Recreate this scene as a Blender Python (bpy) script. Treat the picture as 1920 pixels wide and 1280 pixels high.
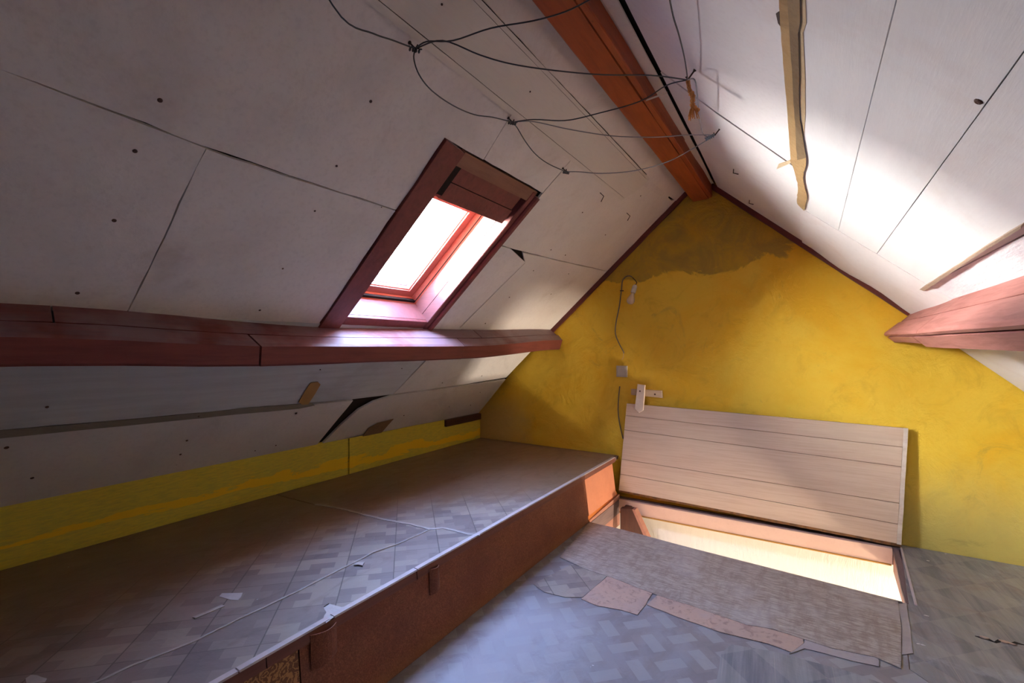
import bpy, bmesh, math, random
from mathutils import Vector, noise
random.seed(7)
V = Vector
SC = bpy.context.scene
for o in list(bpy.data.objects): bpy.data.objects.remove(o)

# ------------------------------------------------------------------ camera, world, light, exposure
TH = math.atan(557/880.0); SI, CO = math.sin(TH), math.cos(TH)
cam = bpy.data.objects.new('camera', bpy.data.cameras.new('camera'))
SC.collection.objects.link(cam)
cam.location = (0, 0, 0); cam.rotation_euler = (math.radians(90), 0, TH)
cam.data.lens = 880/1920*36; cam.data.sensor_width = 36
cam.data.shift_y = 10/1920; cam.data.clip_start = .02
SC.camera = cam

SUN = 135.0
SKY = 70.0           # strength of the overcast sky
w = bpy.data.worlds.new('sky'); SC.world = w; w.use_nodes = True
nt = w.node_tree; nt.nodes.clear()
bgn = nt.nodes.new('ShaderNodeBackground'); won = nt.nodes.new('ShaderNodeOutputWorld')
tcn = nt.nodes.new('ShaderNodeTexCoord'); sxn = nt.nodes.new('ShaderNodeSeparateXYZ')
crn = nt.nodes.new('ShaderNodeValToRGB')
nt.links.new(tcn.outputs['Generated'], sxn.inputs[0])
mrn = nt.nodes.new('ShaderNodeMapRange'); mrn.inputs[1].default_value = -1
nt.links.new(sxn.outputs[2], mrn.inputs[0]); nt.links.new(mrn.outputs[0], crn.inputs[0])
e = crn.color_ramp.elements
e[0].position = 0; e[0].color = (.25, .25, .26, 1)
e[1].position = 1; e[1].color = (.30, .47, .95, 1)
for p_, c_ in ((.34, (.55, .55, .55, 1)), (.44, (1, .98, .96, 1)), (.57, (1.0, .99, .98, 1)), (.72, (.47, .64, 1, 1))):
    a_ = crn.color_ramp.elements.new(p_); a_.color = c_
nt.links.new(crn.outputs[0], bgn.inputs[0]); bgn.inputs[1].default_value = SKY
nt.links.new(bgn.outputs[0], won.inputs[0])

def area(name, loc, target, sx, sy, power, col, portal=False, spread=None):
    l = bpy.data.lights.new(name, 'AREA'); l.shape = 'RECTANGLE'; l.size = sx; l.size_y = sy
    l.energy = power; l.color = col
    if portal: l.cycles.is_portal = True
    if spread: l.spread = spread
    o = bpy.data.objects.new(name, l); SC.collection.objects.link(o)
    o.location = loc
    o.rotation_euler = (V(target)-V(loc)).to_track_quat('-Z', 'Y').to_euler()
    return o
# window of the storey below, shining up through the open hatch
area('stair_window_light', (2.6, 2.80, -3.03), (-1.2, 2.9, -.85), .40, .45, 150, (1, .86, .68))
# daylight from the stairwell window on the stair wall
area('stair_daylight', (-.3, 1.7, -2.5), (-.4, 3.5, -1.6), .6, .6, 2.5, (1, .93, .80))
SC.view_settings.view_transform = 'Standard'; SC.view_settings.look = 'None'
SC.view_settings.gamma = 1; SC.view_settings.use_curve_mapping = False
SC.view_settings.exposure = 0.43
SC.cycles.max_bounces = 14; SC.cycles.diffuse_bounces = 10
SC.cycles.sample_clamp_indirect = 12
SC.cycles.use_denoising = True

sl = bpy.data.lights.new('hazy_sun', 'SUN'); sl.energy = SUN; sl.angle = math.radians(58); sl.color = (1, .97, .93)
so = bpy.data.objects.new('hazy_sun', sl); SC.collection.objects.link(so)
so.rotation_euler = V((1.0, .52, .0)).to_track_quat('-Z', 'Y').to_euler()

# ------------------------------------------------------------------ survey helpers (sight line onto a real plane)
def ray(u, v):
    a = (u-960)/880.0; b = (650-v)/880.0
    return V((a*CO-SI, a*SI+CO, b))
def onZ(u, v, z): r = ray(u, v); return r*(z/r.z)
def onY(u, v, y): r = ray(u, v); return r*(y/r.y)
def onX(u, v, x): r = ray(u, v); return r*(x/r.x)
def onS(u, v, k, c): r = ray(u, v); return r*(c/(r.z-k*r.x))
KL, CL = .897, 1.778          # left slope above the purlin   z = k x + c
KM, CM = 1.01, 1.985          # left slope below the purlin
KR, CR = -.872, .639          # right slope above the purlin
KN, CN = -.90, .617           # right slope below the purlin
def L(u, v): return onS(u, v, KL, CL)
def M_(u, v): return onS(u, v, KM, CM)
def R(u, v): return onS(u, v, KR, CR)
def pl(k, c, x, y): return V((x, y, k*x+c))
def nrm(k, sgn=1):            # normal pointing out of the room (up)
    return V((-k, 0, 1)).normalized()*sgn
NL, NM, NR, NN = nrm(KL), nrm(KM), nrm(KR), nrm(KN)
G = 3.5; FL = -1.141; PT = -.833; BACK = -1.9

# ------------------------------------------------------------------ object helpers
def link(o, parent=None):
    SC.collection.objects.link(o)
    if parent is not None: o.parent = parent
    return o
def tag(o, label=None, cat=None, group=None, kind=None):
    if label: o['label'] = label
    if cat: o['category'] = cat
    if group: o['group'] = group
    if kind: o['kind'] = kind
    return o
def wloc(o):
    p = V((0, 0, 0))
    while o is not None: p += V(o.location); o = o.parent
    return p
def obj(name, bm, mat, parent=None, smooth=False, origin=None):
    bm.normal_update()
    if parent is None and origin is None:
        xs = [v.co for v in bm.verts]
        origin = V(((min(c.x for c in xs)+max(c.x for c in xs))/2, (min(c.y for c in xs)+max(c.y for c in xs))/2, min(c.z for c in xs)))
    base = wloc(parent) if parent is not None else V(origin)
    bmesh.ops.translate(bm, verts=bm.verts, vec=-base)
    me = bpy.data.meshes.new(name); bm.to_mesh(me); bm.free()
    for p in me.polygons: p.use_smooth = smooth
    if mat: me.materials.append(mat)
    o = bpy.data.objects.new(name, me)
    if parent is None: o.location = base
    return link(o, parent)
def empty(name, loc, label=None, cat=None, group=None, kind=None):
    o = bpy.data.objects.new(name, None); o.empty_display_size = .05; o.location = loc
    link(o); tag(o, label, cat, group, kind); return o

def jit(pts, step=.05, amp=.003, seed=0, rough=.15):
    """subdivide a 3d polygon outline and make it ragged"""
    if amp <= 0: return [V(p) for p in pts]
    out = []
    n = len(pts)
    for i in range(n):
        a, b = V(pts[i]), V(pts[(i+1) % n]); d = b-a; k = max(1, int(d.length/step))
        for j in range(k):
            p = a+d*(j/k)
            if j: p = p+V((noise.noise(p*7+V((seed, 0, 3))), noise.noise(p*7+V((5, seed, 0))), noise.noise(p*7+V((0, 9, seed)))))*amp*1.6 \
                  + V((noise.noise(p*37+V((seed, 0, 3))), noise.noise(p*37+V((5, seed, 0))), noise.noise(p*37+V((0, 9, seed)))))*amp*rough*6
            out.append(p)
    return out
def slab(pts, n, t, amp=0, step=.05, seed=0, lift=0, bev=0, bm=None):
    """polygon pts (room side) thickened by t along n; lift moves it into the room"""
    bm = bm or bmesh.new(); n = V(n).normalized()
    P = jit(pts, step, amp, seed)
    if amp > 0:      # keep jitter in plane
        o = V(pts[0]); P = [p-n*((p-o).dot(n)) if abs((V(pts[len(pts)//2])-o).dot(n)) < 1e-3 else p for p in P]
    P = [p-n*lift for p in P]
    f = [bm.verts.new(p) for p in P]; b = [bm.verts.new(p+n*t) for p in P]
    fa = bm.faces.new(f); bb = bm.faces.new(list(reversed(b)))
    for i in range(len(f)):
        j = (i+1) % len(f); bm.faces.new((f[j], f[i], b[i], b[j]))
    if bev > 0:
        ed = [e_ for e_ in fa.edges] + [e_ for e_ in bb.edges]
        bmesh.ops.bevel(bm, geom=ed, offset=bev, segments=1, affect='EDGES')
    bmesh.ops.recalc_face_normals(bm, faces=bm.faces)
    return bm
def box(x0, x1, y0, y1, z0, z1, bm=None, bev=0):
    return slab([(x0, y0, z0), (x1, y0, z0), (x1, y1, z0), (x0, y1, z0)], (0, 0, 1), z1-z0, bm=bm, bev=bev)
def loft(secs, bm=None, cap=True):
    bm = bm or bmesh.new(); rings = [[bm.verts.new(p) for p in s] for s in secs]
    for a, b in zip(rings, rings[1:]):
        n = len(a)
        for i in range(n): bm.faces.new((a[i], a[(i+1) % n], b[(i+1) % n], b[i]))
    if cap: bm.faces.new(list(reversed(rings[0]))); bm.faces.new(rings[-1])
    bmesh.ops.recalc_face_normals(bm, faces=bm.faces)
    return bm
def tube(pts, r, seg=6, bm=None, sub=6):
    pts = [V(p) for p in pts]
    if sub > 1 and len(pts) > 2:
        q = []
        for i in range(len(pts)-1):
            p0 = pts[max(i-1, 0)]; p1 = pts[i]; p2 = pts[i+1]; p3 = pts[min(i+2, len(pts)-1)]
            for j in range(sub):
                t = j/sub
                q.append(.5*((2*p1)+(p2-p0)*t+(2*p0-5*p1+4*p2-p3)*t*t+(3*p1-p0-3*p2+p3)*t**3))
        q.append(pts[-1]); pts = q
    secs = []; up = None
    for i, p in enumerate(pts):
        d = (pts[min(i+1, len(pts)-1)]-pts[max(i-1, 0)]).normalized()
        if up is None: up = d.orthogonal().normalized()
        up = (up-d*up.dot(d)).normalized(); s = d.cross(up)
        rr = r(i/(len(pts)-1)) if callable(r) else r
        secs.append([p+(up*math.cos(k*2*math.pi/seg)+s*math.sin(k*2*math.pi/seg))*rr for k in range(seg)])
    return loft(secs, bm)
def lathe(base, axis, prof, seg=16, bm=None):
    """prof: (distance along axis, radius)"""
    axis = V(axis).normalized(); u = axis.orthogonal().normalized(); s = axis.cross(u)
    return loft([[V(base)+axis*h+(u*math.cos(k*2*math.pi/seg)+s*math.sin(k*2*math.pi/seg))*max(r, 1e-4) for k in range(seg)] for h, r in prof], bm)

# ------------------------------------------------------------------ materials
class NT:
    def __init__(s, name, rough=.7, spec=.3):
        s.m = bpy.data.materials.new(name); s.m.use_nodes = True; s.t = s.m.node_tree
        s.b = s.t.nodes['Principled BSDF']; s.b.inputs['Roughness'].default_value = rough
        s.b.inputs['Specular IOR Level'].default_value = spec
        s.pos = s.n('ShaderNodeNewGeometry').outputs['Position']
    def n(s, typ, **kw):
        x = s.t.nodes.new(typ)
        for k, v in kw.items(): setattr(x, k, v)
        return x
    def put(s, sock, v):
        if isinstance(v, bpy.types.NodeSocket): s.t.links.new(v, sock)
        else:
            if isinstance(v, (tuple, list)) and len(v) == 3 and sock.type == 'RGBA': v = (*v, 1)
            sock.default_value = v
    def ma(s, op, a, b=0, c=0):
        x = s.n('ShaderNodeMath', operation=op)
        s.put(x.inputs[0], a); s.put(x.inputs[1], b); s.put(x.inputs[2], c); return x.outputs[0]
    def xyz(s, p=None):
        x = s.n('ShaderNodeSeparateXYZ'); s.put(x.inputs[0], p or s.pos); return x.outputs
    def com(s, x, y, z=0):
        c = s.n('ShaderNodeCombineXYZ'); s.put(c.inputs[0], x); s.put(c.inputs[1], y); s.put(c.inputs[2], z); return c.outputs[0]
    def scale(s, v, sc, off=(0, 0, 0), rot=(0, 0, 0)):
        x = s.n('ShaderNodeMapping'); s.put(x.inputs[0], v); x.inputs['Scale'].default_value = sc
        x.inputs['Location'].default_value = off; x.inputs['Rotation'].default_value = rot; return x.outputs[0]
    def noise(s, v, sc, det=5, rough=.55, dist=0):
        x = s.n('ShaderNodeTexNoise'); s.put(x.inputs['Vector'], v); x.inputs['Scale'].default_value = sc
        x.inputs['Detail'].default_value = det; x.inputs['Roughness'].default_value = rough; x.inputs['Distortion'].default_value = dist
        return x.outputs['Fac']
    def ss(s, v, lo, hi):
        x = s.n('ShaderNodeMapRange', interpolation_type='SMOOTHSTEP'); s.put(x.inputs[0], v); s.put(x.inputs[1], lo); s.put(x.inputs[2], hi)
        return x.outputs[0]
    def mix(s, f, a, b, mode='MIX'):
        x = s.n('ShaderNodeMix', data_type='RGBA', blend_type=mode); s.put(x.inputs[0], f)
        s.put(x.inputs[6], a); s.put(x.inputs[7], b); return x.outputs[2]
    def col(s, c): s.put(s.b.inputs['Base Color'], c)
    def bump(s, h, st=.2, dist=.01):
        x = s.n('ShaderNodeBump'); s.put(x.inputs['Height'], h); x.inputs['Strength'].default_value = st
        x.inputs['Distance'].default_value = dist; s.t.links.new(x.outputs[0], s.b.inputs['Normal'])

def paint(name, base, dark, rough=.7, spec=.3, sc=3.0, stretch=(1, 1, 1), fine=60, amt=.5, stain=None, stain_amt=.4, bump=.15, speck=None, fine_amt=.25, spk=(.70, .76)):
    n = NT(name, rough, spec)
    p = n.scale(n.pos, stretch)
    a = n.noise(p, sc, 6, .6, .3); f = n.noise(p, fine, 3, .6)
    c = n.mix(n.ma('MULTIPLY', n.ss(a, .35, .75), amt), base, dark)
    c = n.mix(n.ma('MULTIPLY', n.ss(f, .45, .75), fine_amt), c, dark)
    if stain:
        s = n.noise(n.scale(n.pos, (1, 1, 1), (3, 7, 1)), 1.7, 7, .68, .6)
        c = n.mix(n.ma('MULTIPLY', n.ss(s, .54, .70), stain_amt), c, stain)
    if speck:
        s = n.noise(n.scale(n.pos, stretch, (9, 2, 4)), 26, 4, .7, 1.2)
        c = n.mix(n.ma('MULTIPLY', n.ss(s, spk[0], spk[1]), .75), c, speck)
    n.col(c)
    n.bump(n.ma('ADD', n.ma('MULTIPLY', f, .4), a), bump*1.6, .010)
    return n.m

def wood(name, base, dark, ax='y', rough=.5, spec=.4, crack=(.05, .015, .01), amt=.6, bump=.3, grain=1.0, top_grey=0):
    n = NT(name, rough, spec)
    st = {'x': (1.2, 14, 14), 'y': (14, 1.2, 14), 'z': (14, 14, 1.2), 'q': (1.5, 16, 1.5)}[ax]
    p = n.scale(n.pos, st)
    g = n.noise(p, 3.2*grain, 8, .65, .5); big = n.noise(n.pos, 3, 4, .6)
    k = n.noise(n.scale(n.pos, (1, 1, 1), (4, 4, 4)), 11, 3, .6, .8)
    c = n.mix(n.ma('MULTIPLY', n.ss(g, .38, .72), amt), base, dark)
    c = n.mix(n.ma('MULTIPLY', n.ss(big, .45, .7), .35), c, dark)
    c = n.mix(n.ma('MULTIPLY', n.ss(k, .71, .76), .7), c, crack)
    c = n.mix(n.ma('MULTIPLY', n.ss(g, .70, .76), .6), c, crack)
    if top_grey:  # upward faces mixed towards grey
        nz = n.n('ShaderNodeSeparateXYZ'); n.put(nz.inputs[0], n.n('ShaderNodeNewGeometry').outputs['True Normal'])
        c = n.mix(n.ma('MULTIPLY', n.ma('MULTIPLY', n.ss(nz.outputs[2], .35, .75), n.ss(big, .30, .55)), top_grey), c, (.30, .25, .27))
    n.col(c); n.bump(g, bump, .006)
    return n.m

WB = (.80, .755, .72); WD = (.53, .48, .455)
m_board = paint('painted_fibreboard', WB, WD, .75, .2, 2.6, amt=.5, stain=(.45, .37, .33), stain_amt=.42, speck=(.20, .15, .13), spk=(.745, .78), bump=.12)
m_board2 = paint('painted_fibreboard_cream', (.78, .735, .69), (.62, .56, .52), .65, .25, 2.8, amt=.45, stain=(.50, .42, .35), stain_amt=.38, bump=.10, speck=(.25, .2, .16), spk=(.76, .79))
m_strip = paint('cream_panel', (.72, .68, .62), (.60, .56, .50), .5, .35, 1.6, (4, .5, 4), 30, .35, bump=.06)
m_rboard = paint('white_plank', (.84, .83, .83), (.72, .71, .73), .5, .35, 3, (6, .7, 6), 40, .35, stain=(.70, .60, .56), stain_amt=.25, bump=.08, fine_amt=.18)
m_rboard2 = paint('white_board_pinkish', (.83, .80, .80), (.68, .63, .63), .6, .3, 2.6, amt=.35, stain=(.66, .53, .49), stain_amt=.30, bump=.10, speck=(.3, .2, .16), spk=(.75, .78))
m_wash = paint('whitewashed_wood', (.80, .78, .79), (.58, .54, .60), .7, .25, 5, (7, 1.0, 7), 30, .55, bump=.3, speck=(.35, .2, .2), spk=(.68, .73))
m_gplank = paint('grey_painted_plank', (.57, .59, .61), (.42, .43, .45), .6, .3, 3, (12, .7, 12), 26, .5, stain=(.30, .27, .26), stain_amt=.3, bump=.12, speck=(.12, .1, .09), spk=(.76, .80))
m_lboard = paint('grey_white_board', (.70, .665, .65), (.50, .465, .455), .7, .25, 2.5, amt=.45, stain=(.36, .31, .30), stain_amt=.3, bump=.12, speck=(.15, .12, .1), spk=(.74, .78))
m_dark = paint('dark_void', (.030, .022, .018), (.012, .010, .009), .9, .1)
m_red = wood('oxblood_painted_timber', (.185, .046, .034), (.095, .024, .020), 'y', .5, .25, (.03, .010, .008), top_grey=.5)
m_redR = wood('pink_lit_oxblood_timber', (.40, .165, .14), (.24, .08, .065), 'y', .55, .3, (.10, .03, .025), amt=.75)  # oxblood raised to pink, painting in the window light on this beam
m_ridge = wood('orange_brown_timber', (.40, .085, .022), (.22, .042, .014), 'y', .45, .4, (.035, .012, .006))
m_trim = wood('dark_red_trim', (.15, .030, .024), (.08, .018, .015), 'q', .45, .4)
m_casing = wood('red_brown_casing', (.21, .055, .046), (.12, .032, .030), 'x', .5, .3)
m_header = wood('faded_brown_header', (.27, .13, .085), (.18, .075, .05), 'y', .6, .3)
m_reveal = wood('pink_brown_reveal', (.20, .065, .056), (.13, .042, .038), 'x', .5, .35, (.2, .06, .05))
m_sash = wood('sash_wood', (.45, .12, .075), (.36, .08, .05), 'y', .3, .5, bump=.05)
m_upst = paint('pale_upstand', (.62, .55, .58), (.45, .38, .42), .6, .3, 8, bump=.1)

def yellow_wall():
    n = NT('yellow_distemper', .62, .25)
    x, y, z = n.xyz()
    big = n.noise(n.pos, 1.4, 6, .65, .5); med = n.noise(n.pos, 5, 7, .7, 1.0); fine = n.noise(n.pos, 45, 4, .65)
    c = n.mix(n.ss(big, .4, .65), (.86, .57, .055), (.82, .47, .022))
    c = n.mix(n.ma('MULTIPLY', n.ss(med, .5, .72), .45), c, (.60, .36, .03))
    # older, greener coat above a ragged brush line
    zz = n.ma('ADD', z, n.ma('MULTIPLY', n.ma('SUBTRACT', n.noise(n.scale(n.pos, (1.6, 1, 2.2)), 2.3, 6, .62, .7), .5), .34))
    zz = n.ma('SUBTRACT', zz, n.ma('MULTIPLY', n.ma('MAXIMUM', n.ma('ADD', x, .6), 0), .22))
    old = n.ss(zz, .495, .525)
    oc = n.mix(n.ss(med, .36, .66), (.50, .31, .028), (.33, .225, .045))
    c = n.mix(n.ma('MULTIPLY', old, .85), c, oc)
    # grey-green scuffed part low on the right, bare beige plaster low on the left
    lo = n.ma('ADD', n.ma('SUBTRACT', -.55, z), n.ma('MULTIPLY', n.noise(n.pos, 2, 6, .7, .8), .35))
    lo = n.ma('MULTIPLY', n.ss(lo, .15, .65), n.ss(x, -.8, .4))
    c = n.mix(n.ma('MULTIPLY', lo, .65), c, (.50, .46, .17))
    cl = n.ma('MULTIPLY', n.ss(n.ma('ADD', n.ma('MULTIPLY', x, -1), n.ma('MULTIPLY', n.noise(n.pos, 3, 5, .6), .5)), 2.15, 2.5), n.ss(n.ma('MULTIPLY', z, -1), .35, .7))
    c = n.mix(n.ma('MULTIPLY', cl, .7), c, (.58, .40, .17))
    # dirt patches
    d = n.noise(n.scale(n.pos, (1, 1, 1), (2, 5, 8)), 3.1, 8, .72, 1.3)
    c = n.mix(n.ma('MULTIPLY', n.ss(d, .60, .74), .45), c, (.34, .25, .07))
    s = n.noise(n.scale(n.pos, (1, 1, 1), (6, 5, 8)), 30, 3, .7, .9)
    c = n.mix(n.ma('MULTIPLY', n.ss(s, .73, .78), .6), c, (.24, .12, .03))
    n.col(c)
    n.bump(n.ma('ADD', n.ma('MULTIPLY', med, 1.0), n.ma('ADD', n.ma('MULTIPLY', fine, .25), n.ma('MULTIPLY', old, .25))), .7, .018)
    return n.m
m_yellow = yellow_wall()

def knee_mat():
    n = NT('yellow_brushed_board', .6, .25)
    x, y, z = n.xyz()
    w1 = n.noise(n.scale(n.pos, (1, 1.2, 6)), 1.6, 6, .65, .6)
    wav = n.ma('ADD', n.ma('ADD', z, n.ma('MULTIPLY', y, .012)), n.ma('MULTIPLY', n.ma('SUBTRACT', w1, .5), .16))
    w2 = n.noise(n.scale(n.pos, (1, .9, 3), (5, 3, 2)), 1.3, 7, .7, .8)
    wu = n.ma('ADD', wav, n.ma('MULTIPLY', n.ma('SUBTRACT', w2, .5), .22))
    band = n.ma('MULTIPLY', n.ss(wav, -.766, -.760), n.ma('SUBTRACT', 1, n.ss(wu, -.712, -.706)))
    fine = n.noise(n.scale(n.pos, (1, 2, 14)), 9, 5, .7)
    c = n.mix(n.ss(fine, .35, .7), (.66, .52, .055), (.50, .42, .06))
    c = n.mix(band, c, (.82, .53, .02))
    c = n.mix(n.ma('MULTIPLY', n.ss(n.noise(n.pos, 34, 3, .7, 1), .72, .77), .7), c, (.12, .07, .03))
    n.col(c); n.bump(n.ma('ADD', fine, n.ma('MULTIPLY', band, .6)), .25, .004)
    return n.m
m_knee = knee_mat()

def platform_lino():
    n = NT('chequered_lino_print', .36, .5)
    x, y, z = n.xyz()
    q = 1/math.sqrt(2)
    u = n.ma('MULTIPLY', n.ma('ADD', x, y), q); v = n.ma('MULTIPLY', n.ma('SUBTRACT', x, y), q)
    vec = n.com(v, u, 0)
    T = .177
    def cell(uu, du, vv, dv):
        fu = n.ma('FLOOR', n.ma('DIVIDE', uu, du)); fv = n.ma('FLOOR', n.ma('DIVIDE', vv, dv))
        wn = n.n('ShaderNodeTexWhiteNoise', noise_dimensions='2D'); n.put(wn.inputs[0], n.com(fu, fv)); return wn.outputs['Value'], fv
    fv = n.ma('FLOOR', n.ma('DIVIDE', n.ma('ADD', v, .02), T/4))
    us = n.ma('ADD', n.ma('ADD', u, .046), n.ma('MULTIPLY', n.ma('MODULO', n.ma('ABSOLUTE', fv), 2), T/4))
    r, _ = cell(us, T/2, n.ma('ADD', v, .02), T/4)
    r = n.ma('FRACT', n.ma('MULTIPLY', r, 7.3))
    c = n.mix(r, (.185, .15, .14), (.30, .25, .215))
    c = n.mix(n.ma('MULTIPLY', n.ss(r, .72, .73), .5), c, (.32, .275, .22))
    # printed joint lines of the large squares
    def line(t, off, wd):
        f = n.ma('FRACT', n.ma('DIVIDE', n.ma('ADD', t, off), T)); d = n.ma('ABSOLUTE', n.ma('SUBTRACT', f, .5))
        return n.ma('GREATER_THAN', d, .5-wd)
    ln = n.ma('MAXIMUM', line(u, .046+T, .011), n.ma('MULTIPLY', line(v, .02, .008), .8))
    c = n.mix(n.ma('MULTIPLY', ln, .75), c, (.07, .055, .05))
    # wear: away from the edge the print is rubbed to brown
    wv = n.noise(n.scale(n.pos, (3, 1.0, 1), rot=(0, 0, .1)), 1.8, 6, .65, .6)
    wx = n.ma('ADD', n.ma('MULTIPLY', n.ma('ADD', x, 1.6), -1), n.ma('MULTIPLY', n.ma('SUBTRACT', wv, .5), .9))
    wy = n.ma('ADD', wx, n.ma('MULTIPLY', n.ma('MAXIMUM', n.ma('SUBTRACT', y, 1.6), 0), .9))
    c = n.mix(n.ma('MULTIPLY', n.ss(wy, .0, .55), .88), c, (.19, .115, .07))
    st = n.noise(n.scale(n.pos, (2.2, .8, 1), rot=(0, 0, .35)), 4.5, 7, .7, .8)
    c = n.mix(n.ma('MULTIPLY', n.ss(st, .50, .72), .3), c, (.085, .055, .042))
    c = n.mix(n.ma('MULTIPLY', n.ss(n.noise(n.pos, 9, 6, .75, 1), .62, .75), .4), c, (.36, .32, .29))
    c = n.mix(n.ma('MULTIPLY', n.ss(n.noise(n.pos, 55, 2, .7, 1), .76, .80), .7), c, (.6, .6, .6))
    n.col(c)
    n.put(n.b.inputs['Roughness'], n.ma('ADD', .30, n.ma('MULTIPLY', st, .28)))
    n.bump(n.ma('ADD', n.noise(n.pos, 2.5, 5, .6, .6), n.ma('MULTIPLY', ln, -.05)), .35, .02)
    return n.m
m_plino = platform_lino()

def floor_lino():
    n = NT('herringbone_lino_print', .4, .5)
    x, y, z = n.xyz(); q = 1/math.sqrt(2); Pp = .1262
    u = n.ma('DIVIDE', n.ma('SUBTRACT', n.ma('MULTIPLY', n.ma('ADD', x, y), q), .928-Pp/2), Pp)
    v = n.ma('DIVIDE', n.ma('SUBTRACT', n.ma('MULTIPLY', n.ma('SUBTRACT', x, y), q), -1.649-Pp/2), Pp)
    par = n.ma('PINGPONG', n.ma('ADD', n.ma('FLOOR', u), n.ma('FLOOR', v)), 1)
    fu = n.ma('ABSOLUTE', n.ma('SUBTRACT', n.ma('FRACT', u), .5)); fv = n.ma('ABSOLUTE', n.ma('SUBTRACT', n.ma('FRACT', v), .5))
    A = n.ma('MULTIPLY', n.ma('LESS_THAN', fu, .20), n.ma('LESS_THAN', fv, .42))
    B = n.ma('MULTIPLY', n.ma('LESS_THAN', fu, .42), n.ma('LESS_THAN', fv, .20))
    msk = n.ma('ADD', n.ma('MULTIPLY', A, n.ma('SUBTRACT', 1, par)), n.ma('MULTIPLY', B, par))
    wn = n.n('ShaderNodeTexWhiteNoise', noise_dimensions='2D')
    n.put(wn.inputs[0], n.com(n.ma('FLOOR', n.ma('MULTIPLY', u, 2)), n.ma('FLOOR', n.ma('MULTIPLY', v, 2))))
    c = n.mix(wn.outputs['Value'], (.175, .15, .155), (.215, .185, .18))
    c = n.mix(n.ma('MULTIPLY', msk, .6), c, (.31, .30, .29))
    w1 = n.noise(n.scale(n.pos, (1.5, 1, 1)), 2.1, 7, .68, .6)
    c = n.mix(n.ma('MULTIPLY', n.ss(w1, .42, .60), .55), c, (.26, .25, .27))
    w2 = n.noise(n.pos, 11, 7, .75, .9)
    c = n.mix(n.ma('MULTIPLY', n.ss(w2, .52, .70), .45), c, (.23, .175, .16))
    # scuffed pale walking area in front of the step
    sc = n.ma('ADD', n.ma('MULTIPLY', n.ma('ABSOLUTE', n.ma('ADD', x, .95)), -1), n.ma('MULTIPLY', w2, .5))
    sc = n.ma('MULTIPLY', n.ss(sc, -.12, .22), n.ss(n.ma('MULTIPLY', y, -1), -1.98, -1.7))
    c = n.mix(n.ma('MULTIPLY', sc, .7), c, (.38, .385, .41))
    c = n.mix(n.ma('MULTIPLY', n.ss(n.noise(n.pos, 50, 2, .7, 1), .77, .80), .8), c, (.7, .7, .7))
    n.col(c); n.put(n.b.inputs['Roughness'], n.ma('ADD', .30, n.ma('MULTIPLY', w2, .35)))
    n.bump(n.noise(n.pos, 5, 5, .65, .6), .2, .012)
    return n.m
m_flino = floor_lino()

def streak_lino():
    n = NT('blue_grey_striped_lino', .38, .5)
    x, y, z = n.xyz()
    p = n.scale(n.pos, (1, 1, 1), rot=(0, 0, -.085))
    X, Y, Z = n.xyz(p)
    a = n.noise(n.com(n.ma('MULTIPLY', X, 9), n.ma('MULTIPLY', Y, .5)), 2.4, 5, .7)
    f = n.noise(n.com(n.ma('MULTIPLY', X, 60), n.ma('MULTIPLY', Y, .6)), 2.0, 2, .6)
    c = n.mix(n.ss(a, .35, .65), (.125, .125, .14), (.22, .21, .215))
    c = n.mix(n.ma('MULTIPLY', n.ss(f, .64, .70), .6), c, (.36, .31, .27))
    m1 = n.noise(n.pos, 3.5, 7, .72, .8)
    c = n.mix(n.ma('MULTIPLY', n.ss(m1, .5, .68), .6), c, (.16, .10, .095))
    c = n.mix(n.ma('MULTIPLY', n.ss(n.noise(n.scale(n.pos, (1, 1, 1), (1, 8, 2)), 5, 6, .7), .56, .68), .5), c, (.30, .31, .34))
    # worn diamonds near the opening
    q = 1/math.sqrt(2); u = n.ma('DIVIDE', n.ma('ADD', x, y), .2); v = n.ma('DIVIDE', n.ma('SUBTRACT', x, y), .27)
    ck = n.ma('PINGPONG', n.ma('ADD', n.ma('FLOOR', u), n.ma('FLOOR', v)), 1)
    c = n.mix(n.ma('MULTIPLY', ck, .18), c, (.42, .40, .34))
    n.col(c); n.put(n.b.inputs['Roughness'], n.ma('ADD', .34, n.ma('MULTIPLY', m1, .3)))
    n.bump(n.noise(n.pos, 4, 5, .65, .6), .25, .012)
    return n.m
m_streak = streak_lino()

def mat_weave():
    n = NT('woodgrain_mat_print', .5, .4)
    a = n.noise(n.scale(n.pos, (9, 60, 1), rot=(0, 0, .06)), 2.3, 4, .7)
    b = n.noise(n.scale(n.pos, (16, 4, 1)), 2.0, 5, .7)
    d = n.noise(n.pos, 2.2, 5, .6)
    c = n.mix(n.ss(a, .35, .65), (.22, .165, .135), (.40, .335, .28))
    c = n.mix(n.ma('MULTIPLY', n.ss(b, .45, .65), .6), c, (.21, .15, .125))
    c = n.mix(n.ma('MULTIPLY', n.ss(d, .5, .68), .5), c, (.42, .38, .36))
    n.col(c); n.bump(n.ma('ADD', a, b), .2, .004)
    return n.m
m_mat = mat_weave()
m_patch = paint('faded_orange_lino', (.44, .29, .22), (.33, .24, .21), .45, .4, 7, (1, 1, 1), 50, .6, stain=(.36, .30, .30), stain_amt=.5, bump=.1, speck=(.24, .15, .13), spk=(.52, .64))
m_patch2 = paint('greyed_lino_patch', (.33, .28, .27), (.22, .18, .18), .42, .45, 6, amt=.6, bump=.1)
m_under = paint('bare_chipboard', (.52, .50, .48), (.40, .38, .37), .8, .2, 12, bump=.2)

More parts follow.
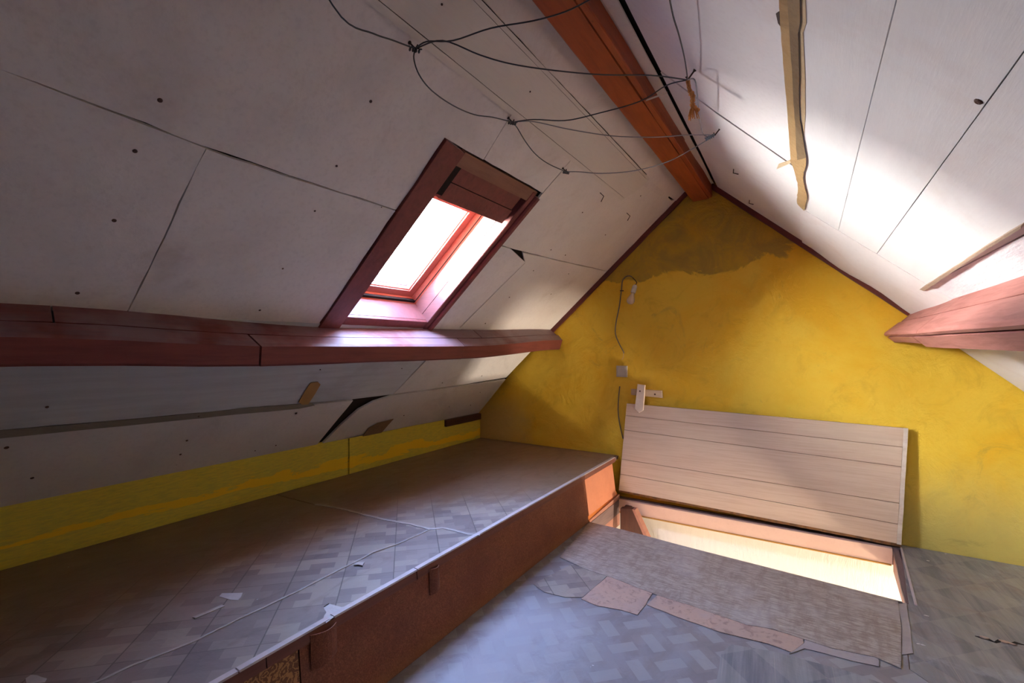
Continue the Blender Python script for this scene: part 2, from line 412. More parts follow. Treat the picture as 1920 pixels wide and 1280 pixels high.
def hardboard():
    n = NT('brown_hardboard_paper', .55, .2)
    a = n.noise(n.pos, 95, 4, .75, 2.5); b = n.noise(n.pos, 4, 5, .6)
    c = n.mix(n.ss(a, .42, .62), (.17, .052, .022), (.30, .108, .048))
    c = n.mix(n.ma('MULTIPLY', n.ss(b, .4, .7), .45), c, (.13, .030, .016))
    x, y, z = n.xyz()
    c = n.mix(n.ma('MULTIPLY', n.ss(n.ma('MULTIPLY', z, -1), 1.07, 1.15), .35), c, (.36, .17, .08))
    n.col(c); n.bump(a, .3, .003); return n.m
m_hard = hardboard()
def wallpaper():
    n = NT('floral_brown_wallpaper', .6, .3)
    x, y, z = n.xyz()
    v = n.n('ShaderNodeTexVoronoi', feature='SMOOTH_F1'); n.put(v.inputs['Vector'], n.com(y, z)); v.inputs['Scale'].default_value = 42
    wv = n.noise(n.pos, 60, 2, .5, 2.5)
    s = n.ma('SINE', n.ma('MULTIPLY', n.ma('ADD', v.outputs['Distance'], n.ma('MULTIPLY', wv, .35)), 26))
    c = n.mix(n.ss(s, -.2, .5), (.16, .060, .020), (.42, .20, .065))
    n.col(c); n.bump(s, .15, .002); return n.m
m_wallp = wallpaper()
m_peach = paint('lit_peach_paint', (.62, .24, .13), (.48, .17, .09), .45, .4, 5, amt=.6, stain=(.66, .33, .22), stain_amt=.5, bump=.12, speck=(.7, .5, .3), spk=(.73, .77))  # peach paint, lightened in colour for the warm hatch light on it
m_orange = paint('bright_orange_strip', (.66, .22, .05), (.5, .15, .04), .5, .3, 9, bump=.1)
m_lip = wood('step_lip_wood', (.20, .075, .05), (.11, .04, .03), 'y', .55, .2)
m_edge = paint('pale_edge_strip', (.50, .43, .42), (.34, .27, .26), .4, .5, 14, bump=.05)

def lid_mat():
    n = NT('laminate_planks', .33, .45)
    g = n.noise(n.scale(n.pos, (1.1, 1, 26)), 3.4, 7, .65, .4); b = n.noise(n.scale(n.pos, (1, 1, 2)), 1.8, 4, .6)
    c = n.mix(n.ss(g, .35, .7), (.62, .47, .36), (.54, .385, .285))
    c = n.mix(n.ma('MULTIPLY', n.ss(b, .45, .7), .4), c, (.62, .50, .38))
    n.col(c); n.bump(g, .05, .002); return n.m
m_lid = lid_mat()
m_lidedge = paint('white_worn_edge', (.66, .58, .50), (.45, .32, .22), .5, .4, 12, (1, 1, 3), bump=.1)
m_burn = paint('burnt_edge_gap_shade', (.22, .085, .020), (.055, .022, .010), .35, .5, 9, (3, 1, 1), 40, .9, bump=.3)
m_fascia = paint('pink_painted_fascia', (.72, .48, .37), (.62, .39, .29), .45, .4, 5, bump=.05, speck=(.3, .15, .1), spk=(.77, .80))
m_cream = paint('cream_stair_wall', (.80, .77, .72), (.72, .69, .63), .7, .25, 6, (6, 1, 1.5), 50, .4, bump=.3)
m_gilt = paint('ochre_bead', (.48, .24, .05), (.36, .16, .04), .4, .4)
m_post = wood('dark_brown_post', (.105, .034, .022), (.05, .018, .014), 'z', .45, .4, (.35, .25, .2))
m_pinkw = wood('pink_brown_board', (.42, .19, .13), (.32, .13, .09), 'y', .5, .4)
m_greyw = wood('grey_weathered_wood', (.20, .13, .12), (.10, .06, .055), 'y', .6, .3)
m_wire = paint('dark_plastic_wire', (.045, .055, .062), (.03, .035, .04), .35, .5)
m_wire2 = paint('pale_worn_wire', (.26, .27, .29), (.16, .17, .18), .35, .5)
m_cable = paint('grey_old_cable', (.20, .16, .11), (.13, .10, .07), .5, .4)
m_iron = paint('rusty_iron', (.055, .030, .022), (.03, .018, .014), .6, .4, 30)
m_rust = paint('rust_screw', (.085, .035, .022), (.045, .022, .015), .6, .4, 60)
m_tape = paint('aged_masking_tape', (.50, .34, .17), (.36, .22, .10), .4, .4, 7, (2, 1, 2), 50, .7, stain=(.20, .12, .06), stain_amt=.7, bump=.25)
m_tapeD = paint('stained_brown_tape', (.23, .16, .095), (.13, .09, .055), .45, .4, 9, (2, 1, 2), bump=.25, stain=(.42, .30, .17), stain_amt=.5)
m_tapeL = paint('yellowed_clear_tape', (.66, .52, .33), (.55, .40, .22), .3, .5, 8, bump=.3)
m_tapeG = paint('grey_dusty_tape', (.25, .22, .175), (.17, .145, .115), .5, .35, 5, (2, 1, 2), bump=.2)
m_ctape = paint('orange_tape_piece', (.42, .235, .085), (.32, .17, .06), .4, .4, 9, bump=.1)
m_card = paint('brown_cardboard', (.24, .145, .085), (.16, .09, .05), .7, .2, 9, bump=.15)
m_block = wood('dark_brown_block', (.062, .020, .015), (.03, .011, .010), 'y', .5, .4)
m_plast = paint('ivory_plastic', (.60, .54, .47), (.54, .47, .40), .35, .5, 20, bump=.02)
m_latch = paint('pale_painted_wood', (.72, .60, .50), (.52, .37, .27), .45, .4, 8, (1, 1, 1), bump=.15, speck=(.2, .12, .08), spk=(.72, .77))
m_latch2 = wood('bare_pine', (.66, .50, .34), (.50, .34, .20), 'x', .5, .35, (.2, .1, .06))
m_porc = paint('white_porcelain', (.78, .74, .70), (.7, .66, .62), .25, .5, 20, bump=.02)
m_lath = paint('bare_lath_wood', (.40, .30, .22), (.30, .21, .15), .6, .3, 8, (6, 1, 6), bump=.15)
m_rag = paint('orange_frayed_rope', (.62, .27, .08), (.36, .13, .03), .8, .2, 60, amt=.9, bump=.8)
m_blue = paint('blue_plastic_string', (.16, .26, .34), (.10, .16, .22), .35, .5, 40)
m_web = paint('dusty_cobweb', (.55, .50, .45), (.4, .36, .32), .9, .1)
m_plain = paint('plain_white_plaster', (.62, .60, .58), (.5, .48, .46), .8, .2)

def glass_mat():
    m = bpy.data.materials.new('clear_glass'); m.use_nodes = True; t = m.node_tree; t.nodes.clear()
    tr = t.nodes.new('ShaderNodeBsdfTransparent'); gl = t.nodes.new('ShaderNodeBsdfGlossy'); gl.inputs['Roughness'].default_value = .02
    mx = t.nodes.new('ShaderNodeMixShader'); o = t.nodes.new('ShaderNodeOutputMaterial'); mx.inputs[0].default_value = .05
    t.links.new(tr.outputs[0], mx.inputs[1]); t.links.new(gl.outputs[0], mx.inputs[2])
    t.links.new(mx.outputs[0], o.inputs[0]); return m
m_glass = glass_mat()
def bulb_mat():
    m = bpy.data.materials.new('bulb_glass'); m.use_nodes = True; t = m.node_tree; t.nodes.clear()
    tr = t.nodes.new('ShaderNodeBsdfTransparent'); gl = t.nodes.new('ShaderNodeBsdfPrincipled'); gl.inputs['Roughness'].default_value = .12
    gl.inputs['Base Color'].default_value = (.78, .66, .56, 1)
    mx = t.nodes.new('ShaderNodeMixShader'); o = t.nodes.new('ShaderNodeOutputMaterial'); mx.inputs[0].default_value = .55
    t.links.new(tr.outputs[0], mx.inputs[1]); t.links.new(gl.outputs[0], mx.inputs[2])
    t.links.new(mx.outputs[0], o.inputs[0]); return m
m_bulb = bulb_mat()

def struct(name, bm, m, **k):
    o = obj(name, bm, m, **k); o['kind'] = 'structure'; return o

# ------------------------------------------------------------------ ceiling shell (dark space behind the boards) with the roof window hole
WY0, WY1 = 1.325, 2.06; WX0, WX1 = -1.882, -1.13
def shell():
    bm = bmesh.new()
    def s(k, c, n, x0, x1, y0, y1, off=.022, t=.12):
        slab([pl(k, c, x0, y0), pl(k, c, x1, y0), pl(k, c, x1, y1), pl(k, c, x0, y1)], n, t, lift=-off, bm=bm)
    rx = -.59
    s(KL, CL, NL, WX1, rx, BACK, G+.1); s(KL, CL, NL, WX0, WX1, BACK, WY0+.002); s(KL, CL, NL, WX0, WX1, WY1-.002, G+.1)
    s(KM, CM, NM, -2.75, -1.885, BACK, G+.1)
    s(KR, CR, NR, -.75, .80, BACK, G+.1); s(KN, CN, NN, .62, 1.7, BACK, G+.1, off=.03)
    # ridge cap closes the top
    box(-1.2, 0, BACK, G+.1, 1.36, 1.42, bm=bm)
    return bm
ceiling = struct('ceiling', shell(), m_dark, origin=(0, 0, 0))

cnt = [0]
def board(name, pts, n, m, t=.012, amp=.0016, lift=0, parent=None, bev=.0012, step=.06):
    cnt[0] += 1
    o = obj(name, slab([V(p) for p in pts], n, t, amp=amp, seed=cnt[0]*3.7, lift=lift, step=step), m, parent or ceiling)
    return o
def Ro(u, v, o): return onS(u, v, KR, CR-o*math.sqrt(1+KR*KR))
def Lp(x, y): return pl(KL, CL, x, y)
def Mp(x, y): return pl(KM, CM, x, y)
def Rp(x, y): return pl(KR, CR, x, y)
def Np(x, y): return pl(KN, CN, x, y)
YB = BACK
# left slope, upper row
bA = board('board', [Lp(-.976, YB), Lp(-.976, 1.536), Lp(-1.128, 1.562), Lp(-1.128, WY0-.004), Lp(-1.379, WY0-.004), Lp(-1.379, .62), Lp(-1.365, .3), Lp(-1.362, YB)], NL, m_board, amp=.0035)
bB = board('board', [Lp(-.976, 1.5395), Lp(-.976, 2.071), Lp(-1.126, 2.062), Lp(-1.126, 1.566)], NL, m_board2, amp=.003, lift=.0005)
bC = board('board', [Lp(-.976, 2.0735), Lp(-.976, 2.80), Lp(-.83, 2.87), Lp(-.825, 3.42), Lp(-.80, 3.49), Lp(-1.326, 3.49), Lp(-1.380, 2.20), Lp(-1.380, 2.064), Lp(-1.126, 2.068)], NL, m_board2, amp=.0022)
# left slope, lower row
bD = board('board', [Lp(-1.3645, YB), Lp(-1.3675, .3), Lp(-1.3825, .631), Lp(-1.90, .613), Lp(-1.90, YB)], NL, m_board, amp=.003, lift=.0006)
bE = board('board', [Lp(-1.3835, .6335), Lp(-1.386, .91), Lp(-1.382, WY0-.004), Lp(-1.90, WY0-.004), Lp(-1.90, .6155)], NL, m_board, amp=.003, lift=.0012)
pz = L(983, 492); pz2 = L(862, 612)
bF = board('board', [Lp(-1.3825, 2.30), Lp(-1.3285, 3.49), Lp(-1.90, 3.49), pz2+V((-.03, .01, -.03*KL)), pz+V((0, .01, 0))], NL, m_board2, amp=.002, lift=.0005)
bF2 = board('board', [Lp(-1.384, 2.064), L(957, 466), L(984, 491), pz, pz2, Lp(-1.90, 2.40), Lp(-1.90, 2.064)], NL, m_board, lift=.004)
# strips up by the ridge
bG = board('board', [Lp(-.9600, YB), Lp(-.8392, YB), Lp(-.8405, 2.87), Lp(-.882, 2.868), Lp(-.9600, 2.80)], NL, m_strip, lift=.010, amp=.0004)
board('batten', [Lp(-.977, YB), Lp(-.9615, YB), Lp(-.9615, 2.80), Lp(-.977, 2.785)], NL, m_strip, t=.012, lift=.012, amp=.0003)
board('batten', [Lp(-.8380, YB), Lp(-.826, YB), Lp(-.829, 2.87), Lp(-.8395, 2.87)], NL, m_strip, t=.010, lift=.013, amp=.0003)
bH = board('board', [Lp(-.829, YB), Lp(-.60, YB), Lp(-.60, 3.49), Lp(-.81, 3.49), Lp(-.845, 2.95), Lp(-.845, 2.89), Lp(-.825, 2.80)], NL, m_board2, lift=.004)
board('patch_strip', [L(1201, 345), L(1211, 331), L(1253, 367), L(1251, 374)], NL, m_board, t=.004, lift=.005, amp=.001)
# left slope below the purlin
seamM = [M_(0, 807), M_(300, 781), M_(565, 757), M_(663, 749)]
bP = board('plank', [Mp(-1.862, YB), Mp(-1.862, 2.10), M_(800, 672), M_(737, 739), M_(663, 748), M_(565, 756), M_(300, 780), M_(0, 806), V((M_(0, 806).x, YB, M_(0, 806).z))], NM, m_gplank)
bQ = board('board', [Mp(-1.862, 2.11), Mp(-1.862, 3.49), M_(949, 707), M_(870, 720), M_(738, 738), M_(801, 673)], NM, m_lboard, lift=.002)
bR = board('board', [M_(0, 812), M_(300, 785), M_(565, 760), M_(662, 751), M_(592, 836), Mp(-2.575, .9), Mp(-2.575, YB), V((M_(0, 812).x, YB, M_(0, 812).z))], NM, m_lboard)
bS = board('board', [M_(700, 753), M_(738, 741), M_(870, 723), M_(948, 711), Mp(-2.62, 3.49), Mp(-2.575, 3.0), Mp(-2.575, 1.7), M_(598, 838), M_(640, 796), M_(672, 768)], NM, m_lboard, amp=.003)
# right slope
sy = 1.84
bJ1 = board('board', [Rp(-.455, YB), Rp(-.034, YB), Rp(-.034, 2.062), Rp(-.30, 1.944), Rp(-.481, 1.823), Rp(-.468, 1.2)], NR, m_rboard2)
bJ2 = board('board', [Rp(-.481, 1.832), Rp(-.30, 1.948), Rp(-.034, 2.066), Rp(-.030, 2.66), Rp(-.034, 3.49), Rp(-.53, 3.49), Rp(-.506, 2.8)], NR, m_rboard2, lift=.003)
for x0, x1, y1 in ((-.032, .1140, 2.66), (.1158, .2552, 2.67), (.2570, .428, 2.70)):
    board('plank', [Rp(x0, YB), Rp(x1, YB), Rp(x1, y1), Rp(x0, y1)], NR, m_rboard, amp=.0003, lift=.001)
# soft, slightly bulging board along the gable
def bulge():
    secs = []
    for i in range(15):
        y = 2.64+(3.49-2.64)*i/14; s_ = math.sin(min(1, i/5)*math.pi/2)*.012+.003
        row = []
        for j in range(13):
            x = -.03+(.56+.03)*j/12
            row.append(Rp(x, y)-NR*(s_+.006*math.sin(j*.9+i*.3)*(i/14)))
        secs.append(row+[r+NR*.03 for r in reversed(row)])
    return loft(secs)
obj('board', bulge(), m_rboard2, ceiling, smooth=False)
board('board', [Rp(.430, YB), Rp(.56, YB), Rp(.56, 2.66), Rp(.432, 2.66)], NR, m_wash, amp=.001, lift=-.002)
board('board', [Np(.55, YB), Np(1.6, YB), Np(1.6, 3.49), Np(.55, 3.49)], NN, m_rboard, amp=0)
# batten that closes the ridge between the beam and the right boards
def prof(y, pts):
    for (a, va), (b, vb) in zip(pts, pts[1:]):
        if y <= b: t = (y-a)/(b-a); t = t*t*(3-2*t); return va+(vb-va)*t
    return pts[-1][1]
def ridge_strip():
    secs = []
    for i in range(60):
        y = YB+(3.49-YB)*i/59; o = .004*noise.noise(V((y*1.3, 0, 0)))
        xe = prof(y, [(-2, -.490), (1.2, -.501), (1.83, -.516), (2.8, -.540), (3.5, -.558)])
        a = Rp(xe, y)+V((o, 0, .002)); b = Rp(-.592, y)+V((o, 0, -.020))
        secs.append([a, (a+b)/2+V((-.004, 0, -.010)), b, b+NR*.03, a+NR*.004])
    return loft(secs)
obj('batten', ridge_strip(), m_board2, ceiling)

# screws and nails on the boards
def screw_mesh(n, r):
    bm = lathe((0, 0, 0), -n, [(0, r*1.25), (.0010, r*1.2), (.0022, r), (.0030, r*.6), (.0022, r*.35)], 10); bm.normal_update()
    me = bpy.data.meshes.new('screw'); bm.to_mesh(me); bm.free(); me.materials.append(m_rust); return me
sc_cache = {}
def screw(p, n, r, parent, lift=0):
    r *= .68
    k = (round(n.x, 3), r)
    if k not in sc_cache: sc_cache[k] = screw_mesh(n, r)
    o = bpy.data.objects.new('screw', sc_cache[k]); o.location = p-n*lift-wloc(parent); link(o, parent)
for (u, v, b, r) in [(300, 188, bA, .007), (695, 190, bA, .006), (631, 311, bA, .005), (253, 283, bD, .007), (214, 413, bD, .007), (145, 549, bD, .007),
                     (590, 395, bE, .005), (530, 503, bE, .005), (487, 581, bE, .006), (715, 388, bE, .003), (825, 5, bG, .004), (991, 169, bG, .004)]:
    screw(L(u, v), NL, r, b, .010 if b is bG else 0)
for (u, v, b, r) in [(1201, 367, bC, .005), (1092, 398, bC, .005), (1135, 440, bC, .005), (1060, 478, bC, .005), (1033, 468, bC, .005), (1066, 513, bF, .005), (1033, 551, bF, .005), (910, 606, bF, .006), (955, 557, bF, .006), (1000, 507, bF, .005)]:
    screw(L(u, v), NL, r, b)
screw(R(1836, 189), NR, .009, [c for c in ceiling.children if c.name.startswith('plank')][-1], .001)
for (u, v, b, r) in [(88, 762, bP, .006), (372, 779, bR, .006), (350, 825, bR, .006), (338, 851, bR, .006), (60, 895, bR, .007), (12, 838, bR, .008), (517, 834, bR, .005), (478, 844, bR, .004), (555, 774, bR, .008),
                     (757, 778, bS, .006), (882, 759, bS, .006), (900, 735, bS, .004), (842, 762, bS, .004), (600, 692, bP, .004), (753, 690, bP, .004), (829, 717, bQ, .005), (903, 704, bQ, .005)]:
    screw(M_(u, v), NM, r, b, .002)

# ------------------------------------------------------------------ gable, knee walls, rear walls
wb = slab([(-2.9, G, -3.7), (1.8, G, -3.7), (1.8, G, 1.5), (-2.9, G, 1.5)], (0, 1, 0), .14)
wall_back = struct('wall_back', slab([(-2.9, G, -1.22), (1.8, G, -1.22), (1.8, G, .2), (-.4, G, 1.5), (-.9, G, 1.5), (-2.9, G, -.2)], (0, 1, 0), .14), m_yellow); wb.free()
wall_left = struct('wall_left', box(-2.75, -2.585, YB, G, -1.3, -.56), m_dark)
ya = 1.98
obj('wall_board', slab([(-2.56, YB, PT-.01), (-2.56, 2.03, PT-.01), (-2.56, 2.03, -.598), (-2.56, YB, -.596)], (-1, 0, 0), .02, amp=.004, seed=4), m_knee, wall_left)
obj('wall_board', slab([(-2.552, 2.035, PT-.01), (-2.552, 3.485, PT-.01), (-2.552, 3.485, -.662), (-2.552, 2.99, -.662), (-2.552, 2.99, -.606), (-2.552, 2.035, -.600)], (-1, 0, 0), .02, amp=.003, seed=9), m_knee, wall_left)
struct('wall_right', box(1.40, 1.6, YB, G, -1.25, -.5), m_yellow)
struct('wall_front', box(-2.75, 1.7, YB-.12, YB, -1.3, 1.5), m_plain)

# ------------------------------------------------------------------ floor with the hatch opening
HA, HB, HC, HD = (-1.205, 2.850), (.375, 2.705), (.438, 3.435), (-1.205, 3.435)
def floor():
    bm = bmesh.new(); T = .10
    def q(*p): slab([(x, y, FL-.006-T) for x, y in p], (0, 0, 1), T, bm=bm)
    q((-2.75, YB), (1.6, YB), (1.6, 2.6), HB, HA, (-2.75, 2.85))
    q(HB, (1.6, 2.6), (1.6, G), (HC[0], G), HC)
    q(HD, HC, (HC[0], G), (HD[0], G)); q((-2.75, 2.85), HA, HD, (HD[0], G), (-2.75, G))
    return bm
struct('floor', floor(), m_greyw)

# stair well under the hatch
struct('wall_stairwell_back', slab([(-1.7, 3.495, -3.6), (3.0, 3.495, -3.6), (3.0, 3.495, -1.22), (-1.7, 3.495, -1.22)], (0, 1, 0), .1), m_cream)
struct('wall_stairwell_left', box(-1.8, -1.7, .9, 3.6, -3.6, -1.26), m_cream)
struct('wall_stairwell_right', box(3.0, 3.1, .9, 3.6, -3.6, -1.26), m_cream)
struct('wall_stairwell_front', box(-1.8, 3.1, .8, .9, -3.6, -1.26), m_cream)
struct('floor_stairwell', box(-1.8, 3.1, .8, 3.6, -3.7, -3.6), m_greyw)
struct('ceiling_stairwell', (lambda b: (slab([(x, y, -1.262) for x, y in ((-1.8, .8), (3.1, .8), (3.1, 2.6), HB, HA, (-1.8, 2.85))], (0, 0, 1), .01, bm=b), slab([(x, y, -1.262) for x, y in (HB, (3.1, 2.6), (3.1, 3.6), HC)], (0, 0, 1), .01, bm=b), b)[1])(bmesh.new()), m_cream)

# ------------------------------------------------------------------ roof window
wp, wq, wn_ = V((0, 1, 0)), V((1, 0, KL)).normalized(), NL
W0 = V((WX0, WY0, KL*WX0+CL)); WP, WQ = WY1-WY0, 1.012
def W(p, q, n=0): return W0+wp*p+wq*q+wn_*n
def wbox(p0, p1, q0, q1, n0, n1, bm=None, bev=0, amp=0):
    return slab([W(p0, q0, n0), W(p1, q0, n0), W(p1, q1, n0), W(p0, q1, n0)], wn_, n1-n0, bm=bm, bev=bev, amp=amp)
win = empty('window_1', W(.37, .5), kind='structure')
obj('casing_board', slab([W(0, -.03, -.012), W(.107, -.03, -.012), W(.118, 1.0, -.012), W(0, WQ, -.012)], wn_, .03, bev=.0015), m_casing, win)
obj('header_board', slab([W(.128, .94, 0), W(.700, .945, 0), W(.700, 1.008, 0), W(.128, 1.004, 0)], wn_, .025, amp=.001, seed=3), m_header, win)
obj('lintel_board', wbox(.165, .635, .868, .99, .012, .032), m_casing, win)
obj('lintel_board', wbox(.165, .645, .782, .864, .011, .031), m_casing, win)
obj('recess_board', wbox(.112, .700, .785, 1.01, .033, .043), m_dark, win)
obj('gap_shade_strip', wbox(.116, .166, .80, 1.0, .004, .03), m_dark, win)  # near-black strip painting the shade of the open gap beside the lintels
obj('apron_board', wbox(.120, .665, .004, .074, .0, .02, bev=.002), m_casing, win)
obj('casing_board', wbox(.668, .700, -.04, 1.0, -.004, .02, bev=.003), m_casing, win)
obj('moulding', loft([[W(.700, q, .01), W(.700, q, -.010), W(.706, q, -.020), W(.724, q, -.022), W(.735, q, -.014), W(.735, q, .012)] for q in (-.035, .985)]), m_casing, win)
# reveals
obj('sill_board', wbox(.02, .668, .02, .075, .02, .15), m_reveal, win)
obj('reveal_board', slab([W(.667, .0, .0), W(.667, 1.0, .0), W(.667, 1.0, .062), W(.667, .0, .062)], wp, .03), m_reveal, win)
obj('reveal_board', slab([W(.665, .0, .0635), W(.665, 1.0, .0635), W(.665, 1.0, .15), W(.665, .0, .15)], wp, .03), m_reveal, win)
obj('reveal_board', wbox(.055, .09, .0, 1.0, .018, .15), m_reveal, win)
obj('head_board', wbox(.02, .668, .772, .80, .044, .15), m_reveal, win)
def ring(p0, p1, q0, q1, wd, n0, n1, lean=0):
    bm = bmesh.new(); a = [(p0, q0), (p1, q0), (p1, q1), (p0, q1)]; b = [(p0+wd, q0+wd), (p1-wd, q0+wd), (p1-wd, q1-wd), (p0+wd, q1-wd)]
    for i in range(4):
        j = (i+1) % 4
        A = [W(*a[i], n0), W(*a[j], n0), W(*b[j], n0+lean), W(*b[i], n0+lean)]
        Bk = [W(*a[i], n1), W(*a[j], n1), W(*b[j], n1), W(*b[i], n1)]
        f = [bm.verts.new(x) for x in A]; g = [bm.verts.new(x) for x in Bk]
        bm.faces.new(f); bm.faces.new(list(reversed(g)))
        for k in range(4): bm.faces.new((f[(k+1) % 4], f[k], g[k], g[(k+1) % 4]))
    bmesh.ops.recalc_face_normals(bm, faces=bm.faces); return bm
fr = obj('window_frame', ring(.088, .668, .07, .772, .030, .138, .22, .030), m_sash, win)
sa = obj('sash', ring(.112, .640, .096, .745, .042, .172, .22, .004), m_sash, win)
obj('glazing_bead', ring(.150, .600, .136, .705, .008, .182, .205, .004), m_sash, sa)
obj('glass', wbox(.152, .598, .138, .703, .196, .200), m_glass, sa)
obj('upstand', ring(.128, .625, .112, .735, .030, .222, .285, .0), m_upst, win)
# roofing round the window closes the gap
obj('roof_collar', ring(-.15, .90, -.15, 1.2, .245, .148, .222), m_dark, win)
portal = area('window_portal', tuple(W(.375, .44, .30)), tuple(W(.375, .44, 0)), .60, .78, 1, (1, 1, 1), portal=True)
portal.rotation_euler = V(-wn_).to_track_quat('-Z', 'Y').to_euler()

# ------------------------------------------------------------------ beams
def prof(y, pts):
    for (a, va), (b, vb) in zip(pts, pts[1:]):
        if y <= b: t = (y-a)/(b-a); t = t*t*(3-2*t); return va+(vb-va)*t
    return pts[-1][1]
SAG = [(-2, -.03), (.3, -.030), (1.0, -.053), (2.2, -.052), (3.5, 0)]
def purL(y):
    s = prof(y, SAG)
    tx = prof(y, [(-2, -1.847), (.4, -1.847), (1.34, -1.879), (2.35, -1.856), (3.5, -1.818)])
    return V((tx, y, KL*tx+CL)), V((-1.72, y, .063+s)), V((-1.74, y, -.020+s*.95))
def ys(a, b, n): return [a+(b-a)*i/n for i in range(n+1)]
bl = empty('purlin', (-1.8, .8, -.05), 'dark oxblood roof beam under the roof window along the left slope', 'beam')
def seg(y0, y1, fn, name, m, parent, skew0=0, skew1=0, n=14, amp=.0012, label=None):
    secs = []
    for i in range(n+1):
        y = y0+(y1-y0)*i/n; s = fn(y); out = []
        for k, p in enumerate(s):
            sk = (skew0*(1-i/n)+skew1*(i/n))*k/len(s)
            nz = V((noise.noise(V((y*3, k*5, 1))), 0, noise.noise(V((y*3, k*5, 9)))))*amp*1.5
            out.append(p+V((0, sk, 0))+nz)
        secs.append(out)
    o = obj(name, loft(secs), m, parent)
    if label: o['label'] = label
    return o
def backT(y):
    T, F, B = purL(y); m = T.lerp(F, .535)
    return [m+V((0, 0, -.004)), T+V((-.012, 0, .004)), T+V((-.06, 0, -.04)), m+V((-.07, 0, -.06))]
def frontT(off=0):
    def f(y):
        T, F, B = purL(y); m = T.lerp(F, .605); o = V((off, 0, -off*.5))
        return [m+o*.3, F+V((-.010, 0, .004))+o, F+V((.001, 0, -.008))+o, B+V((.001, 0, .004))+o, B+V((-.008, 0, -.003))+o, V((-1.92, y, B.z)), m+V((-.06, 0, -.05))]
    return f
seg(YB, .42, backT, 'timber', m_red, bl, 0, .05)
seg(.425, 2.45, backT, 'timber', m_red, bl, .05, .02)
seg(2.455, 3.48, backT, 'timber', m_red, bl, .02, 0, n=6)
seg(YB, .955, frontT(0), 'timber', m_red, bl, 0, .05)
seg(.962, 2.19, frontT(.002), 'timber', m_red, bl, .05, 0)
seg(2.194, 3.50, frontT(.0), 'timber', m_red, bl, 0, -.03, n=8)
seg(YB, 3.48, lambda y: [p+V((-.03, 0, -.0)) for p in [purL(y)[0].lerp(purL(y)[1], .45)+V((0, 0, -.02)), purL(y)[0].lerp(purL(y)[1], .8)+V((0, 0, -.02)), purL(y)[2]+V((-.02, 0, .02)), V((-1.9, y, 0))]], 'core', m_dark, bl, n=10)

SAGR = [(-2, -.02), (1.2, -.02), (2.2, -.012), (3.5, 0.005)]
def purR(y):
    s = prof(y, SAGR)
    return V((.508, y, .200+s*.3)), V((.366, y, .072+s)), V((.436, y, .006+s))
br = empty('purlin', (.47, 2.4, 0), 'pink-lit red roof beam along the right slope above the yellow wall', 'beam')
def rA(y):
    T, F, B = purR(y); m = T.lerp(F, .43)
    return [m+V((.002, 0, -.002)), T+V((.012, 0, .016)), T+V((.07, 0, -.04)), m+V((.06, 0, -.06))]
def rB(off=0):
    def f(y):
        T, F, B = purR(y); m = T.lerp(F, .485); g = F.lerp(B, .24)
        return [m, F+V((.008, 0, .006)), F+V((.004, 0, -.008)), g+V((-.001, 0, 0)), g+V((.06, 0, .05)), m+V((.05, 0, -.03))]
    return f
def rC(lo=1.0):
    def f(y):
        T, F, B = purR(y); g = F.lerp(B, .34); b = F.lerp(B, lo)
        return [g, b, b+V((.06, 0, .01)), V((.62, y, .03)), g+V((.07, 0, .06))]
    return f
seg(YB, 2.50, rA, 'timber', m_redR, br, 0, -.10); seg(2.505, 3.49, rA, 'timber', m_redR, br, -.10, 0, n=6)
seg(YB, 2.50, rB(), 'timber', m_redR, br, 0, 0); seg(2.506, 3.50, rB(), 'timber', m_redR, br, 0, -.02, n=6)
seg(YB, 2.72, rC(1.0), 'timber', m_redR, br, 0, .02); seg(2.73, 3.50, rC(.78), 'timber', m_redR, br, .02, -.03, n=6)
obj('nail', tube([R(1797, 565)-NR*.012+V((0, 0, -.004)), onX(1812, 578, .47)], .0018, sub=1), m_iron, br)

ri = empty('ridge_beam', (-.64, 1.6, 1.03), 'orange-brown timber ridge beam running up under the roof peak', 'beam')
zb = 1.030
def rg1(y):
    z = zb+.0015*math.sin(y*3)
    return [V((-.698, y, z+.004)), V((-.694, y, z)), V((-.592, y, z)), V((-.590, y, z+.03)), V((-.66, y, z+.15)), V((-.70, y, z+.05))]
def rg2(y):
    z = zb+.003
    return [V((-.588, y, z)), V((-.570, y, z+.001)), V((-.566, y, z+.006)), V((-.564, y, z+.082)), V((-.586, y, z+.10))]
def rg2b(y):
    return [p+V((-.004, 0, .004)) for p in rg2(y)]
seg(YB, 3.495, rg1, 'timber', m_ridge, ri, n=30, amp=.002)
seg(YB, 2.62, rg2, 'timber', m_ridge, ri, n=20, amp=.003); seg(2.625, 3.495, rg2b, 'timber', m_ridge, ri, n=8, amp=.003)

# verge trims against the gable
def trim(name, a, b, n, wd=.03, t=.022):
    a, b = V(a), V(b)
    return struct(name, slab([a, b, b-n*wd, a-n*wd], (0, -1, 0), t, amp=.0015, seed=2), m_trim)
trim('trim_1', Lp(-1.83, 3.498), Lp(-.66, 3.498), NL, .032)
trim('trim_2', Rp(-.60, 3.498), Rp(.50, 3.498), NR, .034)

